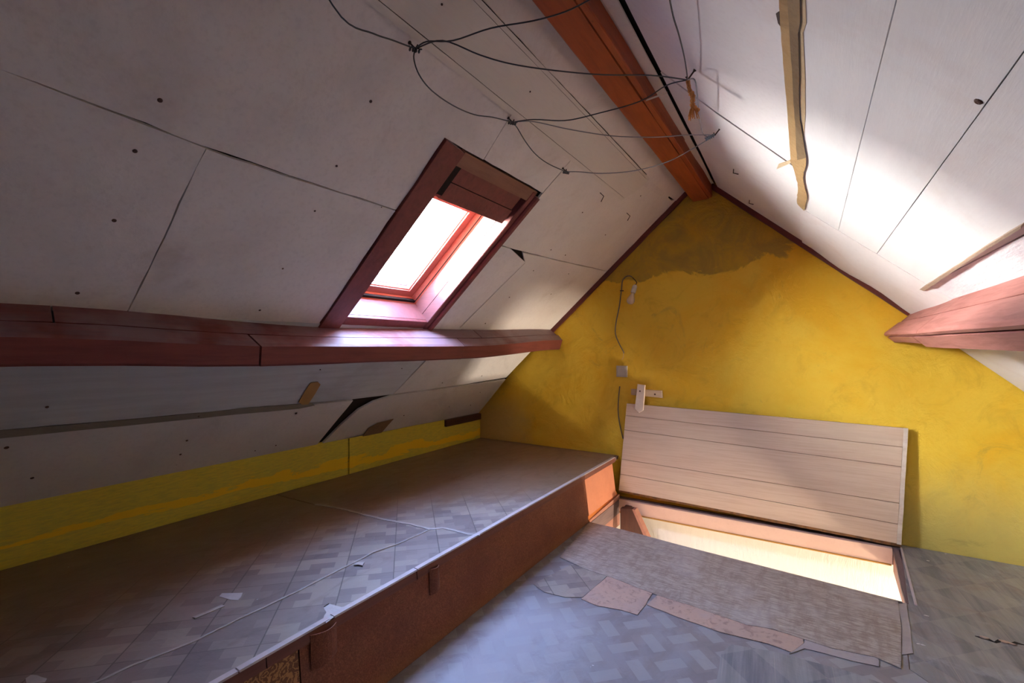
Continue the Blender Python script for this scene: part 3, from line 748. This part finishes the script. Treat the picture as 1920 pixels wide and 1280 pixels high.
# ------------------------------------------------------------------ raised platform
pf = empty('raised_platform', (-1.9, .8, FL), 'long low boarded platform with brown papered riser under the left slope', 'platform')
XE = -1.246
obj('deck', box(-2.549, XE+.006, YB, 3.49, PT-.03, PT-.004), m_greyw, pf)
def riser(name, y0, y1, m, amp=.004, off=0, z1=PT-.028, z0=FL, label=None, n=None):
    n = n or max(2, int((y1-y0)/.12)); secs = []
    for i in range(n+1):
        y = y0+(y1-y0)*i/n; w_ = amp*noise.noise(V((y*1.7, 3, 0)))
        top = V((XE+.004+off+w_, y, z1)); bot = V((-1.212+off+w_*.5, y, z0)); mid = top.lerp(bot, .5)+V((.004*noise.noise(V((y*2.3, 0, 5))), 0, 0))
        secs.append([top, mid, bot, bot+V((-.012, 0, 0)), top+V((-.012, 0, 0))])
    o = obj(name, loft(secs), m, pf)
    if label: o['label'] = label
    return o
yr = 2.845
riser('riser_board', YB, .812, m_wallp, .003, -.002, label='brown floral wallpaper')
riser('riser_board', .816, yr, m_hard, .005)
riser('riser_board', yr+.004, 3.36, m_peach, .002, 0, z0=-1.10, label='peach end panel coloured as if lit from the hatch')
riser('riser_strip', yr+.004, 3.42, m_orange, .001, .004, z1=-1.085, z0=-1.135, label='bright orange strip')
# peeled paper flaps
def flap(y0, z0, h, wd, curl):
    secs = []
    for i in range(7):
        t = i/6
        x = XE+.012+.03*(1-(z0-PT)/(FL-PT))*0
        xx = -1.232+curl*math.sin(t*math.pi*.9)
        y = y0+wd*t
        zt = z0; zb_ = z0-h*(1-.15*t)
        secs.append([V((xx, y, zt)), V((xx+.004, y, zb_)), V((xx+.001, y, zb_)), V((xx-.003, y, zt))])
    return loft(secs)
for u, v0, v1, wd, cu, nm in ((583, 1192, 1262, .085, .020, 1), (806, 1068, 1120, .05, .014, 2)):
    a = onX(u, v0, -1.23); b = onX(u, v1, -1.22)
    obj('paper_flap', flap(a.y, a.z, a.z-b.z, wd, cu), m_hard, pf)['label'] = 'torn curling paper flap'
# lip boards and pale edge strip, in lengths
for y0, y1 in ((YB, .712), (.716, 1.285), (1.289, 2.05), (2.054, 2.83), (2.834, 3.40)):
    secs = []
    for i in range(9):
        y = y0+(y1-y0)*i/8; w_ = .003*noise.noise(V((y*2.1, 8, 0)))
        secs.append([V((XE+.010+w_, y, PT-.004)), V((XE+.014+w_, y, PT-.032)), V((XE+.004, y, PT-.034)), V((XE-.002, y, PT-.006))])
    obj('lip_board', loft(secs), m_lip, pf)
for y0, y1 in ((YB, .640), (.644, .915), (.93, 1.29), (1.294, 2.30), (2.304, 3.40)):
    secs = []
    for i in range(9):
        y = y0+(y1-y0)*i/8; w_ = .002*noise.noise(V((y*2.7, 2, 0)))
        secs.append([V((XE+.012+w_, y, PT-.002)), V((XE+.010+w_, y, PT+.003)), V((XE-.008+w_, y, PT+.004)), V((XE-.010, y, PT-.003))])
    obj('edge_strip', loft(secs), m_edge, pf)

# lino sheets on the platform
cre = [(-20, 1330), (150, 1290), (190, 1276), (247, 1249), (287, 1234), (367, 1202), (460, 1156), (553, 1112), (633, 1071), (700, 1037), (747, 1020), (804, 994)]
creW = [onZ(u, v, PT) for u, v in cre]
creW[0] = V((-1.78, YB, PT))
creW = [creW[0], V((-1.745, .0, PT)), V((-1.70, .25, PT))]+[p for p in creW[1:] if p.y > .32]
tailW = [onZ(u, v, PT) for u, v in ((830, 991), (879, 1003), (899, 1004))]
backW = [onZ(u, v, PT) for u, v in ((590, 946), (640, 955), (717, 975), (770, 984), (804, 993))]
front = creW+tailW+[V((XE-.004, tailW[-1].y, PT)), V((XE-.004, YB, PT))]
def sheet(name, pts, m, z, t, label, cat='floor covering', amp=.002, group=None):
    o = obj(name, slab([V((p[0], p[1], z)) for p in pts], (0, 0, 1), t, amp=amp, seed=len(pts), step=.05), m)
    return tag(o, label, cat, group)
# holes in the front sheet are torn notches at its edge
no = [onZ(u, v, PT) for u, v in ((628, 1138), (616, 1131), (607, 1137), (612, 1148), (606, 1160))]
sheet('linoleum_sheet', creW+tailW+[V((XE-.008, 1.67, PT)), V((XE-.008, no[0].y+.02, PT))]+no[:]+[V((XE-.008, no[-1].y-.03, PT)), V((XE-.008, YB, PT))], m_plino, PT-.003, .0035, 'narrow front strip of patterned linoleum along the platform edge', amp=.0008)
sheet('linoleum_sheet', [V((-2.545, YB, 0)), V((-2.545, 1.52, 0))]+[p for p in backW]+list(reversed([p+V((-.004, .0, 0)) for p in creW])), m_plino, PT-.003, .003, 'dark worn patterned linoleum on the left of the platform beside the yellow board', amp=.0008)
sheet('linoleum_sheet', [V((-2.545, 1.526, 0)), V((-2.545, 3.485, 0)), V((XE-.008, 3.485, 0)), V((XE-.008, 1.675, 0))]+[p+V((0, .006, 0)) for p in reversed(tailW)]+[p+V((.0, .006, 0)) for p in reversed(backW)], m_plino, PT-.003, .0028, 'brown faded linoleum at the far end of the platform by the gable', amp=.0008)
# lifted, curled seam edge
def seam(path, r, lift, w_=.012):
    secs = []
    P = [V(p) for p in path]
    Q = []
    for a, b in zip(P, P[1:]):
        k = max(1, int((b-a).length/.02))
        Q += [a+(b-a)*j/k for j in range(k)]
    Q.append(P[-1])
    for i, p in enumerate(Q):
        d = (Q[min(i+1, len(Q)-1)]-Q[max(i-1, 0)]).normalized(); s = V((-d.y, d.x, 0))
        h = lift*(.5+.9*abs(noise.noise(p*5)))
        jx = s*.003*noise.noise(p*23)
        secs.append([p+jx+s*w_+V((0, 0, .0006)), p+jx+s*w_*.4+V((0, 0, h*.6)), p+jx+V((0, 0, h)), p+jx-s*w_*.25+V((0, 0, h*.9)), p+jx-s*w_*.2+V((0, 0, 0))])
    return loft(secs)
m_curl = paint('curled_lino_highlight', (.52, .47, .43), (.30, .25, .21), .2, .6, 10, bump=.2)  # colour paled to paint in the highlight along the fold
tag(obj('linoleum_edge', seam(creW, .003, .006, .010), m_curl), 'long shiny curled linoleum seam crossing the platform lengthwise', 'seam')
tag(obj('linoleum_edge', seam([p+V((0, .003, 0)) for p in backW+tailW], .002, .004, .016), m_curl), 'short wrinkled cross seam where the far platform linoleum begins', 'seam')
tag(obj('linoleum_edge', seam([onZ(u, v, PT) for u, v in ((365, 1160), (420, 1136), (466, 1142))][:2], .002, .005, .016), m_curl), 'short raised fold in the linoleum near the torn patch', 'seam')
def scrap(name, px, m, z, t, label, cat, amp=.002):
    return tag(obj(name, slab([onZ(u, v, z) for u, v in px], (0, 0, 1), t, amp=amp, step=.015, seed=px[0][0]), m), label, cat)
scrap('torn_patch', [(411, 1118), (416, 1112), (455, 1111), (452, 1119), (446, 1125), (432, 1124), (418, 1120)], m_under, PT+.0006, .0008, 'small pale torn hole showing bare board in the platform linoleum', 'torn patch')
scrap('torn_patch', [(606, 1160), (612, 1148), (607, 1139), (618, 1132), (640, 1138), (657, 1136), (650, 1143), (632, 1152), (612, 1168)], m_under, PT+.0006, .0008, 'pale ragged torn spot at the platform edge', 'torn patch')
scrap('torn_patch', [(48, 1272), (58, 1265), (70, 1266), (88, 1272), (84, 1279), (50, 1282)], m_under, PT+.0006, .0008, 'pale torn spot at the near bottom left of the platform', 'torn patch')
scrap('linoleum_scrap', [(663, 1060), (668, 1055), (684, 1054), (680, 1061), (672, 1059)], m_curl, PT+.004, .003, 'tiny curled linoleum flake standing on the long seam', 'scrap')

# ------------------------------------------------------------------ floor coverings of the lower floor
Z0 = FL-.006
def zf(u, v): return onZ(u, v, FL)
sheet('linoleum_sheet', [(-1.225, YB), (.50, YB), (.44, 2.0), (.30, 2.16), (.345, 2.70), HB, HA, (-1.225, 2.84)], m_flino, Z0, .004, 'main floor linoleum with pale rectangle pattern at the foot of the step', amp=.0005)
sheet('linoleum_sheet', [(.375, 2.706), (.347, 2.703), (.303, 2.16), (.443, 2.0), (.503, YB), (1.39, YB), (1.39, 3.49), (.442, 3.49), (.442, 3.44)], m_streak, Z0, .0045, 'dark blue-grey striped linoleum in the right corner by the yellow wall', amp=.0008)
mz = FL+.0005
mpx = [(1050, 1045), (1105, 979), (1170, 994), (1400, 1056), (1560, 1097), (1684, 1128), (1690, 1180), (1689, 1253), (1640, 1232), (1560, 1216), (1450, 1180), (1400, 1172), (1300, 1137), (1235, 1117), (1150, 1084), (1100, 1068)]
mat_o = obj('floor_mat', slab([onZ(u, v, mz) for u, v in mpx], (0, 0, 1), .003, amp=.0015, seed=5, step=.04), m_mat)
tag(mat_o, 'large greyed woodgrain mat lying along the front of the open hatch', 'mat')
# rounded front nosing of the hatch, where the mat folds over the edge
ns = []
for i in range(21):
    p = V((HA[0], HA[1], 0)).lerp(V((.352, 2.708, 0)), i/20)
    ns.append([V((p.x, p.y-.014, FL+.0036)), V((p.x, p.y+.002, FL+.001)), V((p.x, p.y+.010, FL-.010)), V((p.x, p.y+.011, FL-.032)), V((p.x, p.y-.0, FL-.032)), V((p.x, p.y-.012, FL-.003))])
obj('rolled_edge', loft(ns), m_mat, mat_o)
def piece(px, m, label, z=FL-.001, t=.0025, amp=.0015):
    o = obj('linoleum_piece', slab([onZ(u, v, z) for u, v in px], (0, 0, 1), t, amp=amp, seed=px[0][0], step=.04), m)
    return tag(o, label, 'floor covering')
piece([(1090, 1123), (1140, 1080), (1185, 1092), (1226, 1108), (1210, 1135), (1195, 1153), (1165, 1144), (1120, 1136)], m_patch, 'pinkish square linoleum patch left of the orange one, in front of the mat')
piece([(1213, 1134), (1235, 1114), (1300, 1132), (1400, 1168), (1505, 1197), (1507, 1206), (1484, 1223), (1440, 1207), (1350, 1185), (1270, 1157), (1225, 1139)], m_patch, 'long orange-beige mottled linoleum strip in front of the mat', z=FL-.0005)
piece([(1000, 1095), (1072, 1058), (1140, 1078), (1128, 1090), (1092, 1120), (1060, 1120), (1020, 1110)], m_plino, 'grey chequered linoleum patch near the step corner')
piece([(1480, 1226), (1508, 1206), (1510, 1195), (1565, 1207), (1640, 1228), (1648, 1238), (1648, 1250), (1600, 1240), (1545, 1225), (1508, 1216)], m_patch2, 'thin grey linoleum offcut under the front right of the mat')
piece([(1345, 1270), (1352, 1226), (1372, 1209), (1450, 1222), (1600, 1262), (1700, 1300), (1340, 1300)], m_streak, 'striped grey-blue linoleum piece at the bottom of the view')
piece([(1683, 1133), (1700, 1131), (1712, 1225), (1691, 1228), (1692, 1180)], m_patch2, 'narrow grey linoleum strip right of the mat')
# crack and crumbled bits in the right sheet
def crackline(px, z, w_, name, label, m):
    P = [onZ(u, v, z) for u, v in px]; bm = bmesh.new(); Lf = []; Rt = []
    for i, p in enumerate(P):
        d = (P[min(i+1, len(P)-1)]-P[max(i-1, 0)]).normalized(); s = V((-d.y, d.x, 0))
        k = w_*(.5+abs(noise.noise(p*31))*1.6)*(0.25 if i in (0, len(P)-1) else 1)
        Lf.append(p+s*k); Rt.append(p-s*k)
    return tag(obj(name, slab(Lf+list(reversed(Rt)), (0, 0, 1), .0009), m), label, 'crack')
crackline([(1828, 1192), (1842, 1196), (1852, 1198), (1866, 1204), (1874, 1201), (1892, 1207), (1906, 1205), (1925, 1210)], FL-.0012, .006, 'floor_crack', 'jagged dark crack in the right floor linoleum', m_dark)
for i, (u, v, s) in enumerate([(1846, 1196, .014), (1884, 1204, .016), (1898, 1208, .010)]):
    c = onZ(u, v, FL-.0004)
    tag(obj('linoleum_crumb', slab([c+V((math.cos(a)*s*(1+.4*math.sin(a*3+i)), math.sin(a)*s*.6, 0)) for a in [k*math.pi/4 for k in range(8)]], (0, 0, 1), .004), m_patch), ['brown crumbled bit at the left end of the jagged floor crack', 'largest brown crumbled bit in the middle of the floor crack', 'small brown crumbled bit near the right edge on the floor crack'][i], 'crumb', 'crumbled linoleum bits along the floor crack')
for i, (u, v) in enumerate([(1722, 1207), (1730, 1209), (1737, 1154), (1740, 1051), (1773, 1038)]):
    c = onZ(u, v, FL-.0012); s = .006
    tag(obj('paint_chip', slab([c+V((math.cos(a)*s*(1+.5*math.sin(a*2+i)), math.sin(a)*s*.5, 0)) for a in [k*math.pi/3 for k in range(6)]], (0, 0, 1), .0015), m_porc), ['white chip low right of the mat, left of its twin', 'white chip low right of the mat, right of its twin', 'white chip on the striped linoleum just below the hatch corner', 'white chip on the striped linoleum beside the hatch edge', 'white chip by the foot of the yellow wall right of the trapdoor'][i], 'chip', 'white chips on the right floor')

# ------------------------------------------------------------------ hatch: lining and lid
hf = empty('trim_3', (-.4, 3.43, FL), 'timber lining around the open floor hatch', kind='structure')
obj('fascia_board', box(-1.215, .40, 3.405, 3.435, FL-.095, FL-.004, bev=.002), m_fascia, hf)['label'] = 'pink painted fascia board'
obj('bead', tube([(-1.20, 3.406, FL-.098), (.395, 3.406, FL-.098)], .006, sub=1), m_gilt, hf)
obj('side_board', slab([(-1.208, 2.86, FL-.20), (-1.208, 3.43, FL-.20), (-1.208, 3.43, FL+.03), (-1.208, 2.86, FL+.012)], (-1, 0, 0), .025), m_pinkw, hf)
obj('side_board', slab([(.383, 2.715, FL-.13), (.403, 3.40, FL-.13), (.403, 3.40, FL-.012), (.383, 2.715, FL-.012)], (1, 0, 0), .018), m_pinkw, hf)
obj('side_rail', slab([(.366, 2.73, FL-.030), (.403, 3.43, FL-.030), (.430, 3.43, FL-.030), (.398, 2.728, FL-.030)][::-1], (0, 0, 1), .02, amp=.0015), m_greyw, hf)
obj('edge_moulding', slab([(.394, 2.708, FL-.02), (.438, 3.436, FL-.02), (.446, 3.436, FL-.02), (.404, 2.704, FL-.02)][::-1], (0, 0, 1), .023), m_edge, hf)
# stair stringer top
tp = [onY(1163, 953, 3.28), onY(1190, 955, 3.28), onY(1215, 1012, 3.28), onY(1163, 1012, 3.28)]
dd = (tp[2]-tp[1])
st_ = empty('stair_stringer', (tp[3].x, 3.2, -2.6), 'dark brown head of the stair stringer in the left corner of the hatch', 'stair part')
obj('stringer', slab([tp[0], tp[1]+V((-.018, 0, 0)), tp[1]+dd*3.4+V((-.018, 0, 0)), tp[0]+V((.0, 0, dd.z*3.4))], (0, 1, 0), .05), m_post, st_)
obj('edge_board', slab([tp[1]+V((-.016, -.008, 0)), tp[1]+V((.004, -.008, 0)), tp[1]+dd*3.4+V((.022, -.008, 0)), tp[1]+dd*3.4+V((-.016, -.008, 0))], (0, 1, 0), .06), m_pinkw, st_)
obj('bracket', box(tp[0].x, tp[0].x+.05, 3.30, 3.40, FL-.09, FL-.03, bev=.004), m_block, st_)

ld = empty('trapdoor', (-.4, 3.42, FL), 'pale laminate-boarded trapdoor standing open against the yellow wall', 'trapdoor')
A0, A1 = onY(1160, 919, 3.425), onY(1690, 1021, 3.425)          # bottom edge
B0, B1 = onY(1175, 756, 3.462), onY(1703, 803, 3.462)           # top edge
fr_ = [0, .186, .358, .695, .860, 1.0]
frR = [0, .168, .348, .662, .832, 1.0]
ln_ = (B0-A0).cross(A1-A0).normalized()
if ln_.y < 0: ln_ = -ln_
g = .0022
for i in range(5):
    a, b = fr_[i], fr_[i+1]; c, d = frR[i], frR[i+1]
    P = [A0.lerp(B0, a), A1.lerp(B1, c), A1.lerp(B1, d), A0.lerp(B0, b)]
    upv = (B0-A0).normalized()*g
    P = [P[0]+upv, P[1]+upv, P[2]-upv*.2, P[3]-upv*.2]
    P[1] = P[1].lerp(P[0], .012); P[2] = P[2].lerp(P[3], .012)
    obj('plank', slab(P, ln_, .010, bev=.0012, amp=0), m_lid, ld)
obj('backing', slab([A0, A1, B1, B0], ln_, .014, lift=-.006), m_burn, ld)
obj('edge_strip', slab([A1.lerp(A0, .012), A1, B1, B1.lerp(B0, .012)], ln_, .022, lift=.002, amp=.0008), m_lidedge, ld)
obj('burnt_edge_gap_strip', slab([A0+V((0, 0, -.012)), A1+V((0, 0, -.014)), A1+V((0, 0, .002)), A0+V((0, 0, .002))], ln_, .03, amp=.003, seed=8, lift=-.004), m_burn, ld)  # burnt lower edge and the shaded gap below it, coloured as one strip

# turn-button latch above the lid
la = empty('wooden_latch', onY(1205, 738, 3.49), 'small wooden turn latch on a batten above the hatch lid', 'latch')
def yq(px, y): return [onY(u, v, y) for u, v in px]
obj('batten', slab(yq([(1183, 740), (1242, 746), (1241, 732), (1183, 729)], 3.478), (0, 1, 0), .022, bev=.002), m_latch2, la)
obj('turn_button', slab(yq([(1190, 766), (1198, 774), (1206, 769), (1209, 722), (1195, 720)], 3.452), (0, 1, 0), .022, bev=.002), m_latch, la)
for u, v, y in ((1200, 733, 3.4535), (1228, 739, 3.479)):
    obj('screw', lathe(onY(u, v, y), (0, -1, 0), [(0, .007), (.002, .006), (.003, .003)], 10), m_rust, la)
# light switch
sw = empty('light_switch', onY(1165, 697, 3.49), 'square beige light switch on the yellow wall left of the latch', 'switch')
cx = onY(1165.5, 696, 3.488)
obj('plate', slab([cx+V((sx*.043, 0, sz*.043)) for sx, sz in ((-1, -1), (1, -1), (1, 1), (-1, 1))], (0, 1, 0), .014, bev=.003), m_plast, sw)
obj('rocker', slab([cx+V((sx*.031, -.005, sz*.031)) for sx, sz in ((-1, -1), (1, -1), (1, 1), (-1, 1))], (0, 1, 0), .008, bev=.002), m_plast, sw)
# bulb
bb = onY(1190, 538, 3.43); bt = onY(1182, 565, 3.40)
ax = (bt-bb).normalized()
bu = empty('light_bulb', bb, 'bare light bulb in a white holder high on the yellow wall', 'light bulb')
obj('holder', lathe(bb-ax*.018, ax, [(0, .006), (.004, .013), (.014, .017), (.030, .018), (.031, .016), (.034, .016), (.035, .019), (.062, .0185), (.064, .015)], 20), m_porc, bu, smooth=False)
obj('glass', lathe(bb+ax*.046, ax, [(0, .013), (.012, .014), (.030, .020), (.048, .028), (.062, .030), (.076, .027), (.086, .017), (.090, .002)], 24), m_bulb, bu, smooth=True)
obj('ceiling_hook', tube([bb-ax*.016, bb-ax*.03+V((.0, .02, .01)), onY(1186, 520, 3.498)], .003, sub=4), m_iron, bu)
# wall cables
cb = tube([onY(u, v, 3.486) for u, v in ((1185, 519), (1180, 517), (1173, 519), (1167, 527), (1165, 545), (1161, 575), (1155, 605), (1154, 625), (1160, 642), (1167, 655), (1170, 662))], .0045, 6)
co = tag(obj('electric_cable', cb, m_cable), 'grey cable clipped to the yellow wall from the bulb down towards the switch', 'cable')
obj('cable_clip', box(*(lambda p: (p.x-.012, p.x+.012, 3.478, 3.497, p.z-.003, p.z+.003))(onY(1166, 545, 3.49))), m_iron, co)
obj('bare_end', tube([onY(1168, 657, 3.484), onY(1169, 668, 3.480), onY(1166, 674, 3.478)], .0018, sub=3), m_latch2, co)
tag(obj('electric_cable', tube([onY(u, v, 3.49) for u, v in ((1162, 724), (1160, 745), (1159, 770), (1162, 795), (1168, 822))], .0045, 6), m_cable), 'short grey cable running from below the switch behind the hatch lid', 'cable')

# ------------------------------------------------------------------ hooks and wires under the roof
def hook(base, n, size, label, dirs, m=m_iron, name='wire_hook'):
    o = empty(name, base, label, 'hook')
    t1 = base-n*size; t2 = t1+V(dirs)*size*.7
    obj('shank', tube([base+n*.004, t1, t2], .0028, sub=1), m, o)
    obj('point', lathe(base, -n, [(0, .006), (.004, .004), (.006, .003)], 8), m, o)
    return o, t1
h1, t_h1 = hook(L(768, 80), NL, .035, 'dark bent hook in the left slope where the upper wires meet', (.2, .2, .5))
h2, t_h2 = hook(L(953, 221), NL, .03, 'dark bent hook in the left slope above the roof window', (.2, .2, .5))
h3, t_h3 = hook(L(1055, 315), NL, .03, 'dark bent hook up right of the roof window corner', (.1, -.3, .5))
h4, t_h4 = hook(R(1303, 131), NR, .035, 'dark hook in the right slope holding the orange rope end', (-.2, -.2, .4))
h5, t_h5 = hook(R(1350, 241), NR, .03, 'dark hook in the right slope wrapped in blue string', (-.2, -.3, .4))
for u, v, lb in ((1125, 361, 'small bent nail in the left slope, nearer the window of the two'), (1175, 399, 'small bent nail in the left slope, nearer the gable of the two')):
    p = L(u, v); o = empty('bent_nail', p, lb, 'nail')
    obj('shank', tube([p, p-NL*.028+V((0, .01, 0)), p-NL*.022+V((-.016, .02, -.03))], .0026, sub=1), m_iron, o)
for u, v, lb in ((1380, 318, 'small bent nail in the right slope, upper of the two near the peak'), (1409, 376, 'small bent nail in the right slope, lower of the two near the peak')):
    p = R(u, v); o = empty('bent_nail', p, lb, 'nail')
    obj('shank', tube([p+V((-.01, 0, .02)), p-NR*.020, p-NR*.03+V((.03, .01, .0))], .0026, sub=1), m_iron, o)
def vplane(a, b, px, sag=0):
    """points of a wire hanging in the vertical plane through a and b, at sight lines px"""
    a, b = V(a), V(b); d = b-a; n = V((d.y, -d.x, 0)).normalized()
    out = [a]
    for u, v in px:
        r = ray(u, v); out.append(r*(a.dot(n)/r.dot(n)))
    out.append(b); return out
def wire(a, b, px, label, m=m_wire, r=.0022):
    return tag(obj('wire', tube(vplane(a, b, px), r, 5, sub=5), m), label, 'wire')
wire(pl(KL, CL, -.97, .62)-NL*.02, t_h1, [(640, 32), (700, 63), (735, 75)], 'dark wire from the top edge of the view to the upper left hook')
wire(t_h1, onZ(1160, -32, .985), [(800, 78), (850, 76), (920, 53), (1000, 39), (1060, 22), (1108, -2)], 'dark wire crossing under the ridge beam at the very top')
wire(t_h1, t_h4, [(830, 76), (900, 103), (960, 120), (1040, 132), (1130, 140), (1220, 141)], 'dark wire from the upper left hook to the orange rope hook')
wire(t_h1, t_h2, [(776, 110), (786, 140), (810, 170), (850, 198), (890, 215), (925, 220)], 'slack dark wire looping between the two left slope hooks')
wire(t_h2, t_h4, [(1000, 224), (1060, 226), (1120, 213), (1200, 190), (1250, 160)], 'dark wire rising from the middle left hook to the orange rope hook')
wire(t_h2, t_h5, [(1000, 228), (1070, 243), (1150, 255), (1230, 257), (1290, 253)], 'dark wire from the middle left hook to the blue string hook', m_wire2)
wire(t_h2, t_h3, [(970, 240), (985, 265), (1005, 290), (1030, 308)], 'slack dark wire from the middle left hook to the hook by the window corner')
wire(t_h3, t_h5, [(1085, 322), (1130, 325), (1190, 320), (1250, 304), (1300, 278)], 'lowest wire sagging from the hook by the window corner to the blue string', m_wire2)
tag(obj('wire', tube([t_h4]+[Ro(u, v, o) for u, v, o in ((1284, 112, .04), (1273, 66, .045), (1262, 30, .05), (1252, -20, .05))], .0022, 5, sub=5), m_wire), 'dark wire running up from the orange rope hook out of view', 'wire')
tag(obj('wire', tube([t_h4]+[Ro(u, v, o) for u, v, o in ((1303, 150, .05), (1308, 185, .055), (1312, 225, .055), (1318, 250, .05), (1327, 256, .045))]+[t_h5], .0022, 5, sub=5), m_wire2), 'pale slack wire hanging between the two right slope hooks', 'wire')
# frayed orange rope end
rp = empty('rope_end', t_h4, 'frayed orange rope end hanging from a right slope hook', 'rope')
pp = [t_h4+V((0, 0, 0)), t_h4+V((.004, .01, -.03)), t_h4+V((.014, .01, -.055)), t_h4+V((.012, .02, -.08)), t_h4+V((.03, .03, -.10))]
obj('strand', tube(pp, lambda t: .0055+.0045*abs(noise.noise(V((t*9, 1, 2))))*1.6, 8), m_rag, rp)
for i in range(16):
    random.seed(i); d0 = V((random.uniform(-.02, .02), random.uniform(-.02, .02), -.03))
    obj('fibre', tube([pp[3]+d0*.1, pp[3]+d0*.6, pp[3]+d0+V((0, 0, -.012))], .0016, 4, sub=2), m_rag, rp)
bs = empty('string_knot', t_h5, 'blue plastic string wound around a right slope hook', 'string')
hx = []
for i in range(50):
    t = i/49; b0 = t_h5.lerp(t_h5+V((-.035, -.02, -.018)), t); hx.append(b0+V((0, math.cos(t*34)*.007, math.sin(t*34)*.007)))
obj('winding', tube(hx, .0024, 5, sub=1), m_blue, bs)
# dark twist of wire on hooks
for nm, t0, lb in (('h1', t_h1, 'black twisted wire knot on the upper left hook'), ('h2', t_h2, 'black twisted wire knot on the middle left hook'), ('h3', t_h3, 'dark twisted wire knot on the hook by the window corner')):
    hx = []
    for i in range(40):
        t = i/39; b0 = t0+V((-.01+.02*t, -.018+.03*t, -.004)); hx.append(b0+V((math.sin(t*26)*.005, 0, math.cos(t*26)*.006)))
    tag(obj('wire_knot', tube(hx, .0022, 5, sub=1), m_wire), lb, 'wire knot')
# cobweb rag across the ridge
tag(obj('cobweb', slab([onZ(1210, 190, 1.03), onZ(1213, 186, 1.03), onZ(1252, 172, 1.045), onZ(1250, 176, 1.045)], (0, 0, 1), .0008), m_web), 'dusty cobweb thread beside the ridge beam', 'cobweb')

# ------------------------------------------------------------------ tapes, lath, scraps on the slopes
tp_ = empty('masking_tape', R(1495, 100), 'long peeling stained masking tape down the right slope', 'tape')
def strip(px, f, n, lift, m, t=.0015, name='tape_strip', amp=.0012, parent=None, bm=None):
    return obj(name, slab([f(u, v) for u, v in px], n, t, lift=lift, amp=amp, step=.03, seed=px[0][0]), m, parent)
strip([(1463, -25), (1480, -25), (1487, 120), (1496, 250), (1497, 300), (1484, 300), (1476, 180), (1467, 60)], R, NR, .004, m_tape, parent=tp_)
strip([(1479, -25), (1503, -25), (1504, 40), (1500, 58), (1501, 160), (1502, 220), (1510, 270), (1514, 293), (1497, 302), (1492, 200), (1487, 110)], R, NR, .006, m_tapeD, parent=tp_, amp=.0012)
strip([(1503, -25), (1511, -25), (1513, 42), (1507, 60), (1511, 150), (1511, 215), (1508, 260), (1502, 200), (1500, 60), (1504, 38)], R, NR, .0025, m_tapeL, parent=tp_, amp=.0004)
strip([(1484, 298), (1514, 293), (1509, 320), (1511, 345), (1516, 370), (1510, 393), (1497, 380), (1498, 340), (1492, 318)], R, NR, .007, m_tape, parent=tp_, amp=.003)
strip([(1458, 315), (1462, 305), (1484, 297), (1485, 303)], R, NR, .006, m_tapeL, name='tape_flap', parent=tp_)
tag(strip([(1462, 20), (1466, 40), (1466, 50), (1460, 42), (1456, 24)], R, NR, .002, m_iron, name='soot_flake'), 'black flake beside the top of the masking tape', 'flake')
def lathpx():
    return [(1729, 538), (1800, 492), (1855, 455), (1925, 413), (1925, 419), (1858, 460), (1800, 499), (1738, 541)]
tag(obj('lath', slab([R(u, v) for u, v in lathpx()], NR, .012, lift=.014, amp=.0008), m_lath), 'thin bare wooden lath on the lower right slope above the beam', 'lath')
obj('tape_strip', slab([M_(u, v) for u, v in [(-60, 812), (0, 805), (150, 793), (330, 777), (500, 760), (583, 754), (590, 759), (560, 765), (400, 780), (200, 800), (0, 820), (-60, 826)]], NM, .0015, lift=.004, amp=.0015, step=.04), m_tapeG)
tag(bpy.data.objects['tape_strip.001'] if False else [o for o in SC.objects if o.name.startswith('tape_strip') and o.parent is None][0], 'dusty brown tape strip along the seam below the left beam', 'tape')
tag(obj('tape_piece', slab([M_(u, v) for u, v in [(559, 752), (570, 733), (581, 716), (595, 714), (600, 719), (590, 736), (577, 756), (566, 757)]], NM, .002, lift=.007, amp=.0008), m_ctape), 'short orange-brown tape piece slanting above the left seam', 'tape')
cpx = [(676, 820), (690, 800), (706, 791), (737, 783), (722, 800), (709, 815), (694, 821)]
tag(obj('cardboard_piece', slab([M_(u, v) for u, v in cpx], NM, .002, lift=.010, amp=.001), m_card), 'torn brown cardboard tucked above the yellow knee board', 'cardboard')
tag(obj('timber_block', box(-2.57, -2.530, 2.985, 3.47, -.662, -.606, bev=.004), m_block), 'dark brown timber end above the yellow board at the far left corner', 'timber')
